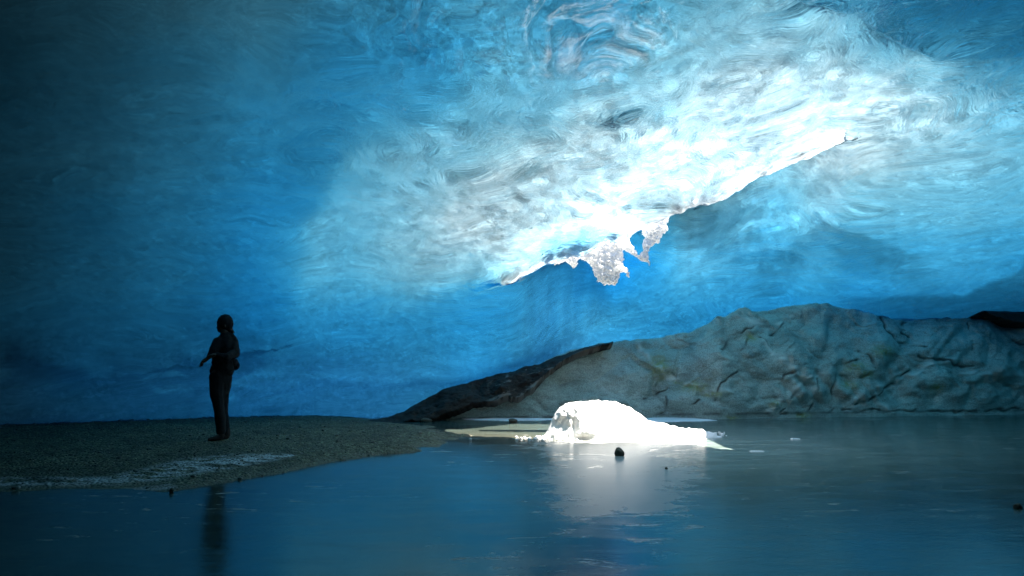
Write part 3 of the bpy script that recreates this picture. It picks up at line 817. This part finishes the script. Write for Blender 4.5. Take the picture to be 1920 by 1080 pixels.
def seg_dist(px, py, poly):
    best = np.full(px.shape, 1e9)
    for (x0, y0), (x1, y1) in zip(poly[:-1], poly[1:]):
        dx, dy = x1 - x0, y1 - y0
        t_ = np.clip(((px - x0) * dx + (py - y0) * dy) / (dx * dx + dy * dy), 0, 1)
        best = np.minimum(best, np.hypot(px - x0 - t_ * dx, py - y0 - t_ * dy))
    return best

def rock_surface(p0, p1, nc, nr, base_py, top, back_px, depth_top, bulge=.72):
    """shore line -> ridge sheet: rows from under the water up to the ridge and back under the ice"""
    PXc = np.linspace(p0, p1, nc)
    tpy = interp_pts(top, PXc) + 1.5 * perlin(PXc / 14, 2.2)
    bpy_ = interp_pts(base_py, PXc) + .5 * perlin(PXc / 60, 1.2)
    B = np.array([ground(a, b) for a, b in zip(PXc, bpy_)])
    YT = np.maximum(interp_pts(depth_top, PXc), B[:, 1] + .12)
    Tt = np.array([at_depth(a, b, c) for a, b, c in zip(PXc, tpy, YT)])
    s = np.linspace(-.12, 1, nr)[:, None]
    sc = np.clip(s, 0, 1)
    f_h = 1 - (1 - sc) ** (1 / bulge)
    f_z = np.where(s < 0, s * 1.2, np.sin(sc * math.pi / 2) ** .85)
    X = B[:, 0] + (Tt[:, 0] - B[:, 0]) * sc ** 1.25
    Y = B[:, 1] + (Tt[:, 1] - B[:, 1]) * sc ** 1.25 + np.where(s < 0, s * .8, 0)
    Z = Tt[:, 2] * f_z
    return PXc, s, X, Y, Z

def build_rock():
    nc, nr = 900, 300
    base_py = [(640, 796), (700, 792), (800, 786), (1000, 783), (1200, 782), (1350, 786), (1450, 784), (1600, 782), (1800, 779), (1920, 777), (2500, 775)]
    dt = [(640, 14.0), (750, 15.4), (900, 16.0), (1100, 16.6), (1300, 17.0), (1500, 17.2), (1700, 17.4), (1920, 17.8), (2500, 18)]
    PXc, s, X, Y, Z = rock_surface(640, 2420, nc, nr, base_py, TOPR, None, dt)
    PX, PY = dir2px(np.stack([X, Y, Z - CAM_H], -1))
    hgt = Z.max(0)[None, :]
    k = np.clip(hgt / 2.0, .05, 1)
    damp = sstep(0, .10, s) * (1 - .8 * sstep(.86, 1, s)) * k
    wx = .8 * fbm(X * .6, Z * .6, Y * .3, 3)
    n_big = fbm(X * .55 + 3, Z * .8 - X * .3, Y * .5, 3)
    f1, f2, ci = worley(X * .85 + Z * .5 + wx, Z * 1.15 - X * .25 + .5 * wx, 11)
    g1, g2, gi = worley(X * 2.1 + wx * 2, Z * 2.6 - X * .6 + wx, 12)
    slabs = (ci - .5) * .30 * sstep(0, .22, f2 - f1) + .12 * sstep(0, .5, f2 - f1)
    disp = .38 * n_big + .8 * slabs + .09 * (.5 - np.abs(perlin(X * 1.3 + Z * 1.1 + wx, Z * 1.7 - X * .5, Y))) + .035 * (.5 - np.abs(perlin(X * 3.3 + Z * 2.1 + wx, Z * 4.1 - X, Y))) + .06 * (gi - .5) * sstep(.1, .5, f1) + .06 * fbm(X * 3, Z * 3, Y * 2, 4)
    # dikes standing out in the middle
    mid = sstep(1380, 1480, PX) * (1 - sstep(1650, 1760, PX)) * sstep(660, 720, PY)
    disp += mid * (.16 * np.abs(perlin(X * 2.2 + Z * 1.6, Z * .6, 3.0)) * 2 - .1)
    disp *= damp
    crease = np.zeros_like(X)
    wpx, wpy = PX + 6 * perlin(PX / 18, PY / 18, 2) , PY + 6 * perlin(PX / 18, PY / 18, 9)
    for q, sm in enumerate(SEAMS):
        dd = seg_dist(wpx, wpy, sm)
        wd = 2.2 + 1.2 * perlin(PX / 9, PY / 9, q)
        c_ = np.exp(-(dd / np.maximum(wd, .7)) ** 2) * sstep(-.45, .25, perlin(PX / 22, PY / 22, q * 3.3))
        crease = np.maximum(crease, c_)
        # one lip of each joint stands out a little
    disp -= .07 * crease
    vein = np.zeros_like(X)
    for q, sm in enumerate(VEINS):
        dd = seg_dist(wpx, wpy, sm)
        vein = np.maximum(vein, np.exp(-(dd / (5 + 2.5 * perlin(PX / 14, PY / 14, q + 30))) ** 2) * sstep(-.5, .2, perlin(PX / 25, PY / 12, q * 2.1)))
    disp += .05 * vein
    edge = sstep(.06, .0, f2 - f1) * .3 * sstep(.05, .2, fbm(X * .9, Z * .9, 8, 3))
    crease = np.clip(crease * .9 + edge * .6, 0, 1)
    # displace outwards (towards the pond and up)
    nx_, ny_, nz_ = np.zeros_like(X) - .1, np.full_like(X, -.80), .15 + .6 * np.clip(s, 0, 1)
    Xd, Yd, Zd = X + disp * nx_, Y + disp * ny_, Z + disp * nz_ * .6
    # rows behind the ridge go back under the ice
    ext = []
    for e in (.25, .8, 1.8):
        ext.append(np.stack([Xd[-1] * (1 + e / 17), Yd[-1] + e, Zd[-1] - .04 - .10 * e], -1))
    V = np.concatenate([np.stack([Xd, Yd, Zd], -1), np.stack(ext)], 0)
    o = mesh_obj('rock_outcrop', V.reshape(-1, 3), grid_faces(nr + 3, nc), M_ROCK)
    pad = np.zeros((3, nc))
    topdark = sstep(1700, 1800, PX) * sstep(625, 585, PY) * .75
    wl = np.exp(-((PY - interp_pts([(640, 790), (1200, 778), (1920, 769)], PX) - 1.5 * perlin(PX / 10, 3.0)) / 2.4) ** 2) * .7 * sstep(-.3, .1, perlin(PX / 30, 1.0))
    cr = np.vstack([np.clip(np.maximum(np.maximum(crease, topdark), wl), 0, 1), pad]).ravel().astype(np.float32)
    mo = np.zeros_like(X)
    for (mx_, my_, rx, ry) in MOSS:
        mo = np.maximum(mo, np.exp(-(((PX - mx_) / rx) ** 2 + ((PY - my_) / ry) ** 2)))
    mo = np.vstack([mo, pad]).ravel().astype(np.float32)
    o.data.attributes.new('vein', 'FLOAT', 'POINT').data.foreach_set('value', np.vstack([vein, pad]).ravel().astype(np.float32))
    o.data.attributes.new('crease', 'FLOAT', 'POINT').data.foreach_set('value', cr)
    o.data.attributes.new('moss', 'FLOAT', 'POINT').data.foreach_set('value', mo)
    tag(o, 'long grey folded rock outcrop with mossy cracks across the pond', 'rock outcrop')
build_rock()

def build_dirt():
    nc, nr = 420, 90
    top = [(655, 801), (690, 791), (740, 780), (760, 771), (800, 749), (830, 732), (850, 727), (900, 713), (930, 704), (960, 699), (985, 689), (1010, 685), (1040, 672), (1100, 652), (1150, 643)]
    bot = [(655, 805), (700, 800), (760, 790), (800, 785), (840, 775), (880, 758), (930, 750), (970, 742), (1000, 725), (1020, 705), (1045, 685), (1100, 658), (1150, 645)]
    PXc = np.linspace(655, 1150, nc)
    tp = interp_pts(top, PXc) + 1.8 * perlin(PXc / 15, 3.2) + .8 * perlin(PXc / 5, 1.2); bp = interp_pts(bot, PXc) + 6 * perlin(PXc / 26, 5.2) + 3.5 * perlin(PXc / 8, 4.2)
    bp = tp + (bp - tp) * sstep(1150, 1000, PXc)
    tp = tp - 2
    Yt = interp_pts([(655, 13.6), (750, 15.0), (900, 15.55), (1150, 16.2)], PXc)
    s = np.linspace(0, 1, nr)[:, None]
    V = np.zeros((nr, nc, 3))
    for j in range(nc):
        a = np.array(at_depth(PXc[j], tp[j], Yt[j])); b = np.array(at_depth(PXc[j], bp[j], Yt[j] - .45 - .004 * (bp[j] - tp[j])))
        V[:, j] = b + (a - b) * s
    bul = np.sin(s * math.pi) ** .7 * np.minimum(1, (bp - tp) / 30.0)
    n_ = .10 * fbm(V[..., 0] * 2, V[..., 2] * 3, V[..., 1], 4)
    bul = bul * sstep(1150, 1040, PXc)[None, :]
    V[..., 1] -= (.07 + 1.6 * n_) * bul; V[..., 2] += .5 * n_ * bul
    ext0 = V[0] + [0, .5, -.15]; ext1 = V[-1] + [0, .5, -.05]; ext2 = V[-1] + [0, 1.4, -.25]
    V = np.concatenate([ext0[None], V, ext1[None], ext2[None]], 0)
    o = mesh_obj('dirt_bank', V.reshape(-1, 3), grid_faces(nr + 3, nc), M_DIRT)
    sv = np.concatenate([[-.05], np.linspace(0, 1, nr), [1.05, 1.1]])[:, None]
    Q = fbm(V[..., 0] * 2.2 + V[..., 2] * 2, V[..., 2] * 9 - V[..., 0] * 3, 3, 5, .65)
    pv = sstep(.1, .4, Q + .75 * sstep(.40, -.05, sv) - .35) * .55 * sstep(.9, 1.4, V[..., 0] + 1.6)
    o.data.attributes.new('pale_vein', 'FLOAT', 'POINT').data.foreach_set('value', pv.ravel().astype(np.float32))
    tag(o, 'black brown bank of wet dirt running up the left end of the rock', 'dirt bank')
    # dark sheet in place of the shaded gap under the ice, right edge
    PXc = np.linspace(1842, 2150, 120)
    top = 572 + 2 * perlin(PXc / 20, 2.0); bot = interp_pts([(1842, 582), (1860, 590), (1900, 602), (1960, 612), (2150, 640)], PXc) + 2 * perlin(PXc / 9, 4)
    s = np.linspace(0, 1, 24)[:, None]
    V = np.zeros((24, 120, 3))
    for j in range(120):
        a = np.array(at_depth(PXc[j], top[j], 17.0)); b = np.array(at_depth(PXc[j], bot[j], 16.7))
        V[:, j] = b + (a - b) * s
    V[..., 1] += .05 * fbm(V[..., 0] * 3, V[..., 2] * 3, 0, 3)
    V = np.concatenate([(V[0] + [0, .9, -.1])[None], V, (V[-1] + [0, .8, .02])[None]], 0)
    Lc = V[:, :1] + [0, .9, 0]
    V = np.concatenate([Lc, V], 1)
    o = mesh_obj('dark_gap_sheet', V.reshape(-1, 3), grid_faces(26, 121), M_DIRT)
    o.data.attributes.new('pale_vein', 'FLOAT', 'POINT')
    tag(o, 'dark sheet painted as the shaded gap under the ice at the right edge', 'rock slab')  # no real slab: the sheet stands in for the shaded gap
build_dirt()

# ------------------------------------------------------------------ sunlit snow heap in the pond
def build_heap():
    top = [(1005, 823), (1020, 815), (1027, 805), (1032, 793), (1040, 775), (1050, 762), (1062, 755), (1075, 751), (1100, 750), (1125, 748), (1150, 751), (1165, 755),
           (1180, 761), (1195, 770), (1205, 778), (1215, 786), (1230, 790), (1250, 793), (1270, 799), (1290, 802), (1310, 801), (1325, 806), (1340, 809), (1352, 818)]
    nc, nr = 520, 200
    PXc = np.linspace(1003, 1353, nc)
    tp = interp_pts(top, PXc) + 1.0 * perlin(PXc / 9, 1.0) * sstep(1200, 1260, PXc) * 2.4 + .5 * perlin(PXc / 16, 3.1)
    yc = 11.35
    front = interp_pts([(1003, 11.25), (1040, 10.95), (1100, 10.82), (1200, 10.84), (1300, 11.0), (1353, 11.28)], PXc)
    rear = interp_pts([(1003, 11.45), (1040, 12.0), (1150, 12.35), (1250, 12.0), (1353, 11.45)], PXc)
    Hh = np.array([at_depth(a, b, yc)[2] for a, b in zip(PXc, tp)])
    Hh = np.maximum(Hh, .01)
    v = np.linspace(-1, 1, nr)[:, None]
    Y = np.where(v < 0, yc + (yc - front) * v, yc + (rear - yc) * v)
    X = (PXc - 960) / FPX / (cp_ + 0) * Y * .9932 * 1.0
    X = (PXc - 960) / FPX * (Y * cp_ + (0 - CAM_H) * sp)
    prof = (1 - np.abs(v) ** 2.6) ** .62
    Z = Hh * prof
    Z = Z + .05 * fbm(X * 2.2, Y * 2.2, 4, 4) * prof * (v < .05) * sstep(-.0, -.3, v) 
    Z = Z + .022 * fbm(X * 9, Y * 9, 2, 4) * sstep(0, .3, prof) * np.minimum(1, Hh / .3 + .4)
    # hollow under the left shoulder
    PX, PY = dir2px(np.stack([X, Y, Z - CAM_H], -1))
    hol = np.exp(-(((PX - 1052) / 20) ** 2 + ((PY - 795) / 16) ** 2)) + .9 * np.exp(-(((PX - 1077) / 5) ** 2 + ((PY - 795) / 18) ** 2)) + .7 * np.exp(-(((PX - 1092) / 16) ** 2 + ((PY - 817) / 4) ** 2))
    Y = Y + .12 * np.clip(hol, 0, 1) * (v < 0)
    lump = .05 * np.abs(fbm(X * 7, Y * 3, Z * 7, 3)) * (v < 0) * np.exp(-((PX - 1060) / 40) ** 2)
    Y = Y - lump
    Z = Z - .03
    o = mesh_obj('snow_heap', np.stack([X, Y, Z], -1).reshape(-1, 3), grid_faces(nr, nc), M_SNOW)
    tag(o, 'sunlit white snow heap standing in the pond below the ice slot', 'snow heap')
build_heap()

# slush apron and crumbs round the heap
def build_crumbs():
    rg = np.random.RandomState(8)
    protos = [lumpy_ball(1, 2, s + 20, .35, 1.6, (1, .9, .7)) for s in range(4)]
    V, F, off = [], [], 0
    for k in range(340):
        a = rg.rand()
        if a < .55: px = rg.normal(1300, 38); py = 812 + rg.rand() * 9 - abs(px - 1300) * .02
        elif a < .85: px = rg.uniform(965, 1110); py = 819 + rg.rand() * 8
        else: px = rg.uniform(1100, 1330); py = 821 + rg.rand() * 4
        if px > 1362: continue
        x, y, _ = ground(px, py)
        s = .008 + .03 * rg.rand() ** 2.2
        v, f = protos[rg.randint(4)]
        V.append(v * s + [x, y, s * .25]); F.append(f + off); off += len(v)
    o = mesh_obj('snow_crumbs', np.concatenate(V), np.concatenate(F), M_SNOW)
    tag(o, 'small snow crumbs scattered on the water round the heap', 'snow crumbs', kind='stuff')
build_crumbs()

def flat_floe(name, px, py, rx, ry, label, seed, thick=.02, mat=None, amp=.35, n=64):
    """thin floating plate with a ragged outline"""
    c = ground(px, py)
    a = np.linspace(0, 2 * math.pi, n, endpoint=False)
    r = 1 + amp * fbm(np.cos(a) * 1.6 + seed, np.sin(a) * 1.6, seed, 4)
    rings = [(0.0, 1.0), (.5, 1.0), (.85, .9), (1.0, .35), (1.02, -.6)]
    V = []
    for k, (q, hgt) in enumerate(rings[1:]):
        nz = .25 * perlin(np.cos(a) * q * 4, np.sin(a) * q * 4, seed)
        V.append(np.stack([np.cos(a) * r * q * rx, np.sin(a) * r * q * ry, (hgt + (nz if hgt > 0 else 0 * nz)) * thick], -1))
    V = np.concatenate([[[0, 0, thick]], np.concatenate(V)])
    F = [(0, 1 + i, 1 + (i + 1) % n) for i in range(n)]
    for k in range(len(rings) - 2):
        b = 1 + k * n
        F += [(b + i, b + n + i, b + n + (i + 1) % n, b + (i + 1) % n) for i in range(n)]
    o = mesh_obj(name, V, F, mat or M_SNOW)
    o.location = c
    tag(o, label, 'ice floe')
    return o
flat_floe('ice_floe', 1250, 787, .95, .55, 'long pale ice sheet at the foot of the rock behind the snow heap', 2, .015)
flat_floe('ice_floe', 1490, 824, .07, .06, 'tiny white ice scrap right of the snow heap tail', 5, .02)
flat_floe('ice_floe', 1420, 847, .10, .07, 'small white ice scrap on dark water right of the black stone', 9, .012)
flat_floe('ice_floe', 960, 786, 1.0, .35, 'narrow white ice strip along the shore left of the snow heap', 12, .015)

def stone(px, py, w_px, h_px, label, seed, z=0.0, mat=None, flat=(1, .85, .9), facet=.72, cat='stone'):
    x, y, _ = ground(px, py, z)
    u = y / FPX
    v, f = lumpy_ball(1, 3, seed, .12, 1.4, flat, facet)
    ext = v.max(0) - v.min(0)
    v = (v - (v.max(0) + v.min(0)) / 2) / ext * [w_px * u, w_px * u * .85, h_px * u * 1.35]
    o = mesh_obj('stone', v, f, mat or M_STONE)
    o.location = (x, y + w_px * u * .3, z + h_px * u * .33)
    tag(o, label, cat, 'stones lying in and beside the pond')
    return o
stone(1162, 855, 19, 15, 'square black stone in the bright water before the snow heap', 4)
stone(1250, 880, 6, 4, 'tiny dark pebble right of the square black stone', 6)
stone(1914, 954, 16, 9, 'dark flat stone at the right edge of the pond', 9)
stone(962, 793, 17, 8, 'dark stone at the far shore left of the snow heap', 11)
stone(798, 791, 22, 7, 'low dark stone at the foot of the dirt bank', 13)
stone(731, 797, 9, 5, 'small dark stone near the tip of the gravel bank', 14)
stone(320, 924, 9, 9, 'small dark stone in the water below the frosty strip', 15)
stone(882, 826, 5, 5, 'single white ice lump at the tip of the gravel bank', 16, mat=M_SNOW, cat='ice lump')

# ------------------------------------------------------------------ snow clinging to the edge of the slot
def build_lumps():
    Y0 = 12.3
    out = [(1030, 486), (1060, 474), (1090, 462), (1130, 448), (1170, 436), (1181, 441), (1186, 460), (1196, 474), (1204, 470), (1205, 445), (1203, 424), (1225, 414),
           (1250, 396), (1256, 412), (1249, 430), (1240, 448), (1238, 455), (1228, 460), (1222, 468), (1219, 480), (1218, 505), (1213, 495), (1205, 492),
           (1195, 485), (1180, 475), (1167, 472), (1169, 486), (1176, 505), (1178, 521), (1168, 514), (1162, 520), (1150, 533), (1135, 536), (1120, 528),
           (1112, 512), (1110, 500), (1100, 492), (1090, 487), (1080, 499), (1070, 501), (1060, 492), (1044, 495)]
    nx, ny = 330, 220
    GX, GY = np.meshgrid(np.linspace(1022, 1266, nx), np.linspace(392, 545, ny))
    WX = GX + 5.0 * fbm(GX / 17, GY / 15, 1.5, 4, .6); WY = GY + 5.0 * fbm(GX / 16, GY / 19, 7.5, 4, .6)
    ins = np.zeros(GX.shape, bool)
    for (x0, y0), (x1, y1) in zip(out, out[1:] + out[:1]):
        if y0 == y1: continue
        ins ^= ((y0 > WY) != (y1 > WY)) & (WX < (x1 - x0) * (WY - y0) / (y1 - y0) + x0)
    d = seg_dist(WX, WY, out + out[:1])
    d = np.where(ins, d, 0)
    q = np.clip(d / 14.0, 0, 1) ** .5
    rel = .10 * fbm(GX / 22, GY / 17, 3.0, 5, .62) + .07 * (.4 - np.abs(fbm(GX / 12, GY / 20, 9.0, 4, .6)))
    thick = .17 * q + rel * q
    V, F, idx = [], [], {}
    a = np.full(GX.shape, -1); b = np.full(GX.shape, -1)
    for r_, c_ in zip(*np.where(ins)):
        a[r_, c_] = len(V); V.append(at_depth(GX[r_, c_], GY[r_, c_], Y0 - thick[r_, c_]))
        b[r_, c_] = len(V); V.append(at_depth(GX[r_, c_], GY[r_, c_], Y0 + .06 + .12 * q[r_, c_]))
    full = ins[:-1, :-1] & ins[1:, :-1] & ins[:-1, 1:] & ins[1:, 1:]
    edges = {}
    for r_, c_ in zip(*np.where(full)):
        k = [(r_, c_), (r_ + 1, c_), (r_ + 1, c_ + 1), (r_, c_ + 1)]
        F.append([a[p] for p in k]); F.append([b[p] for p in k][::-1])
        for p, p2 in zip(k, k[1:] + k[:1]):
            if (p2, p) in edges: del edges[(p2, p)]
            else: edges[(p, p2)] = 1
    for p, p2 in edges: F.append([a[p2], a[p], b[p], b[p2]])
    o = mesh_obj('hanging_snow', np.array(V), F, M_THIN)
    tag(o, 'ragged clump of sunlit snow hanging from the edge of the slot', 'hanging snow')
build_lumps()

# ------------------------------------------------------------------ the person on the bank
def capsules(name, segs, voxel, mat, parent, amp=.0, freq=14, smooth=2):
    """one continuous skin grown over tapered limbs: (p0, r0, p1, r1[, squash in depth])"""
    bm = bmesh.new()
    for sg in segs:
        p0, r0, p1, r1 = sg[:4]; sq = sg[4] if len(sg) > 4 else 1.0
        p0, p1 = Vector(p0), Vector(p1)
        n = max(2, int((p1 - p0).length / (min(r0, r1) * .35)) + 1)
        for k in range(n):
            q = k / (n - 1); r = r0 + (r1 - r0) * q
            bmesh.ops.create_icosphere(bm, subdivisions=2, radius=r, matrix=Matrix.Translation(p0.lerp(p1, q)) @ Matrix.Diagonal((1, sq, 1, 1)))
    me = bpy.data.meshes.new('tmp'); bm.to_mesh(me); bm.free()
    o = bpy.data.objects.new('tmp', me); COL.objects.link(o)
    md = o.modifiers.new('r', 'REMESH'); md.mode = 'VOXEL'; md.voxel_size = voxel
    sm = o.modifiers.new('s', 'SMOOTH'); sm.factor = .5; sm.iterations = smooth
    ev = o.evaluated_get(bpy.context.evaluated_depsgraph_get()).to_mesh()
    n = len(ev.vertices); v = np.zeros(n * 3, np.float32); ev.vertices.foreach_get('co', v); v = v.reshape(-1, 3)
    nm = np.zeros(n * 3, np.float32); ev.vertices.foreach_get('normal', nm); nm = nm.reshape(-1, 3)
    if amp: v = v + nm * (amp * fbm(v[:, 0] * freq, v[:, 1] * freq, v[:, 2] * freq * .6, 3))[:, None]
    f = [tuple(p.vertices) for p in ev.polygons]
    bpy.data.objects.remove(o)
    return mesh_obj(name, v, f, mat, parent)

def build_person():
    foot = ground(416, 826, .115)
    foot = (foot[0], foot[1], bank_z(foot[0], foot[1]) + .004)
    U = foot[1] / FPX * .995                      # metres per photo pixel where the person stands
    root = bpy.data.objects.new('person', None); COL.objects.link(root)
    root.location = foot
    tag(root, 'person in dark jacket and cap standing on the gravel bank with forearms raised', 'person')
    skin = plain('skin', (.10, .055, .035), .6, 40, .1)
    cloth = plain('black_cloth', (.010, .009, .010), .95, 60, .5, .01)
    trous = plain('dark_trousers', (.014, .010, .010), .95, 60, .5, .01)
    bootm = plain('brown_leather', (.045, .022, .016), .8, 60, .3)
    def P(px, py, d=0.0):                         # d: towards the camera
        return Vector(((px - 416 - (827 - py) * .045 + (960 - px) * d / foot[1]) * U, -d, (827 - py) * U))
    def r(px): return px * U
    hand_n, hand_f = P(389, 677, .22), P(407, 671, .26)
    def fingers(w, dirv, up, side):
        dirv, up, side = Vector(dirv).normalized(), Vector(up).normalized(), Vector(side).normalized()
        out = [(w, .026, w + dirv * .05, .030, 1.2), (w + dirv * .05 + side * .02, .022, w + dirv * .085 + side * .022, .016), (w + dirv * .05 - side * .02, .022, w + dirv * .085 - side * .022, .016)]
        for o_, L in ((-.033, .065), (-.011, .075), (.011, .070), (.033, .055)):
            a = w + dirv * .08 + side * o_; b = a + dirv * L * .5 - up * .010; c = a + dirv * L * .85 - up * .034
            out += [(a, .0100, b, .0092), (b, .0092, c, .0080)]
        a = w + dirv * .02 - side * .030; b = w + dirv * .055 - side * .058; c = w + dirv * .085 - side * .060 - up * .01
        return out + [(a, .015, b, .012), (b, .012, c, .010)]
    body = [(P(414, 694), r(18), P(416, 680), r(17), .75), (P(416, 680), r(17), P(419, 652), r(19), .75), (P(419, 650), r(17), P(420, 640), r(11), .8),
            (P(420, 640), r(8), P(420, 626), r(7.5)),
            (P(420.5, 611), r(12.5), P(418, 613), r(12)), (P(415.5, 616), r(9), P(413, 623), r(6.5)), (P(408.2, 616, .005), r(1.6), P(406.6, 619.5, .006), r(2.1)),
            (P(409.5, 623.5), r(2.2), P(409, 625), r(2)), (P(421, 616, .085), r(2.0), P(421, 618.5, .088), r(1.6)), (P(421, 616, -.085), r(2.0), P(421, 618.5, -.088), r(1.6)),
            (P(406, 648, .07), r(7), P(398.5, 665, .165), r(5.2)), (P(398.5, 665, .165), r(5), hand_n, r(3.6)),
            (P(434, 647, -.05), r(7), P(439, 667, .02), r(5.4)), (P(439, 667, .02), r(5.2), P(424, 675, .20), r(4.4)), (P(424, 675, .20), r(4.4), hand_f, r(3.5)),
            (P(407, 704, .04), r(11), P(406, 742, .06), r(8)), (P(406, 742, .06), r(7.8), P(414, 812, .03), r(4.8)),
            (P(420, 704, -.04), r(11), P(417, 745, -.03), r(8)), (P(417, 745, -.03), r(7.6), P(417, 770, -.05), r(6.4)), (P(417, 770, -.05), r(6.4), P(423, 812, -.08), r(4.8)),
            (P(413, 816, .04), r(4.6), P(403, 822.5, .10), r(3)), (P(424, 816, -.08), r(4.6), P(414, 822.5, -.02), r(3))]
    body += fingers(hand_n, (-.72, -.1, -.6), (-.5, 0, .75), (0, 1, 0)) + fingers(hand_f, (-1, -.12, -.1), (0, 0, 1), (0, 1, 0))
    capsules('body', body, .0065, skin, root, smooth=1)
    capsules('jacket', [
        (P(417, 696), r(22), P(417, 684), r(20.5), .72), (P(417, 684), r(20.5), P(420, 655), r(21.5), .72), (P(420, 655), r(21.5), P(421, 646), r(17), .78),
        (P(421, 644), r(13), P(421, 634), r(9.5), .9), (P(408, 648, .06), r(11.5), P(399, 664, .16), r(8.5)), (P(399, 664, .16), r(8.2), P(391, 674.5, .21), r(5.2)),
        (P(434, 648, -.04), r(12.5), P(439, 667, .02), r(10)), (P(439, 668, .02), r(10), P(425, 675, .20), r(7.2)), (P(424, 675, .20), r(6), P(408.5, 671.2, .255), r(5.0)),
        (P(433, 632, -.02), r(4), P(438, 641, -.02), r(6))], .012, cloth, root, .010, 9)
    capsules('trousers', [
        (P(414, 700), r(21), P(413, 712), r(19), .75),
        (P(407, 712, .04), r(14.5), P(406, 742, .06), r(12.5)), (P(406, 742, .06), r(12.5), P(411, 775, .05), r(10)), (P(411, 775, .05), r(10), P(414, 812, .03), r(8.5)),
        (P(420, 712, -.04), r(15), P(417, 745, -.03), r(12)), (P(417, 745, -.03), r(12), P(417, 770, -.05), r(9.5)), (P(417, 770, -.05), r(9.5), P(423, 810, -.08), r(8.2))], .012, trous, root, .010, 8)
    for (hx, d) in ((414, .04), (425, -.08)):
        capsules('boot', [(P(hx, 808, d), r(6.6), P(hx, 819, d), r(6.4)), (P(hx, 821, d), r(5.6), P(hx - 11, 823, d + .06), r(4.4), 1.1), (P(hx - 11, 823, d + .06), r(4.2), P(hx - 21, 824.2, d + .10), r(3.0), 1.3)], .009, bootm, root, .003)
    capsules('cap', [(P(420.5, 611), r(14.4), P(421, 610), r(14.6)), (P(424, 613), r(12.8), P(426, 617), r(10))], .010, cloth, root, .004).location.z = .012
    capsules('hair', [(P(427, 617, -.01), r(7), P(431, 624, -.02), r(5)), (P(431, 624, -.02), r(5), P(436.5, 628, -.03), r(2.6))], .008, plain('dark_hair', (.02, .012, .01), .7), root)
    capsules('hip_bag', [(P(437, 683, -.05), r(8), P(440, 691, -.05), r(9))], .012, cloth, root, .006)
build_person()
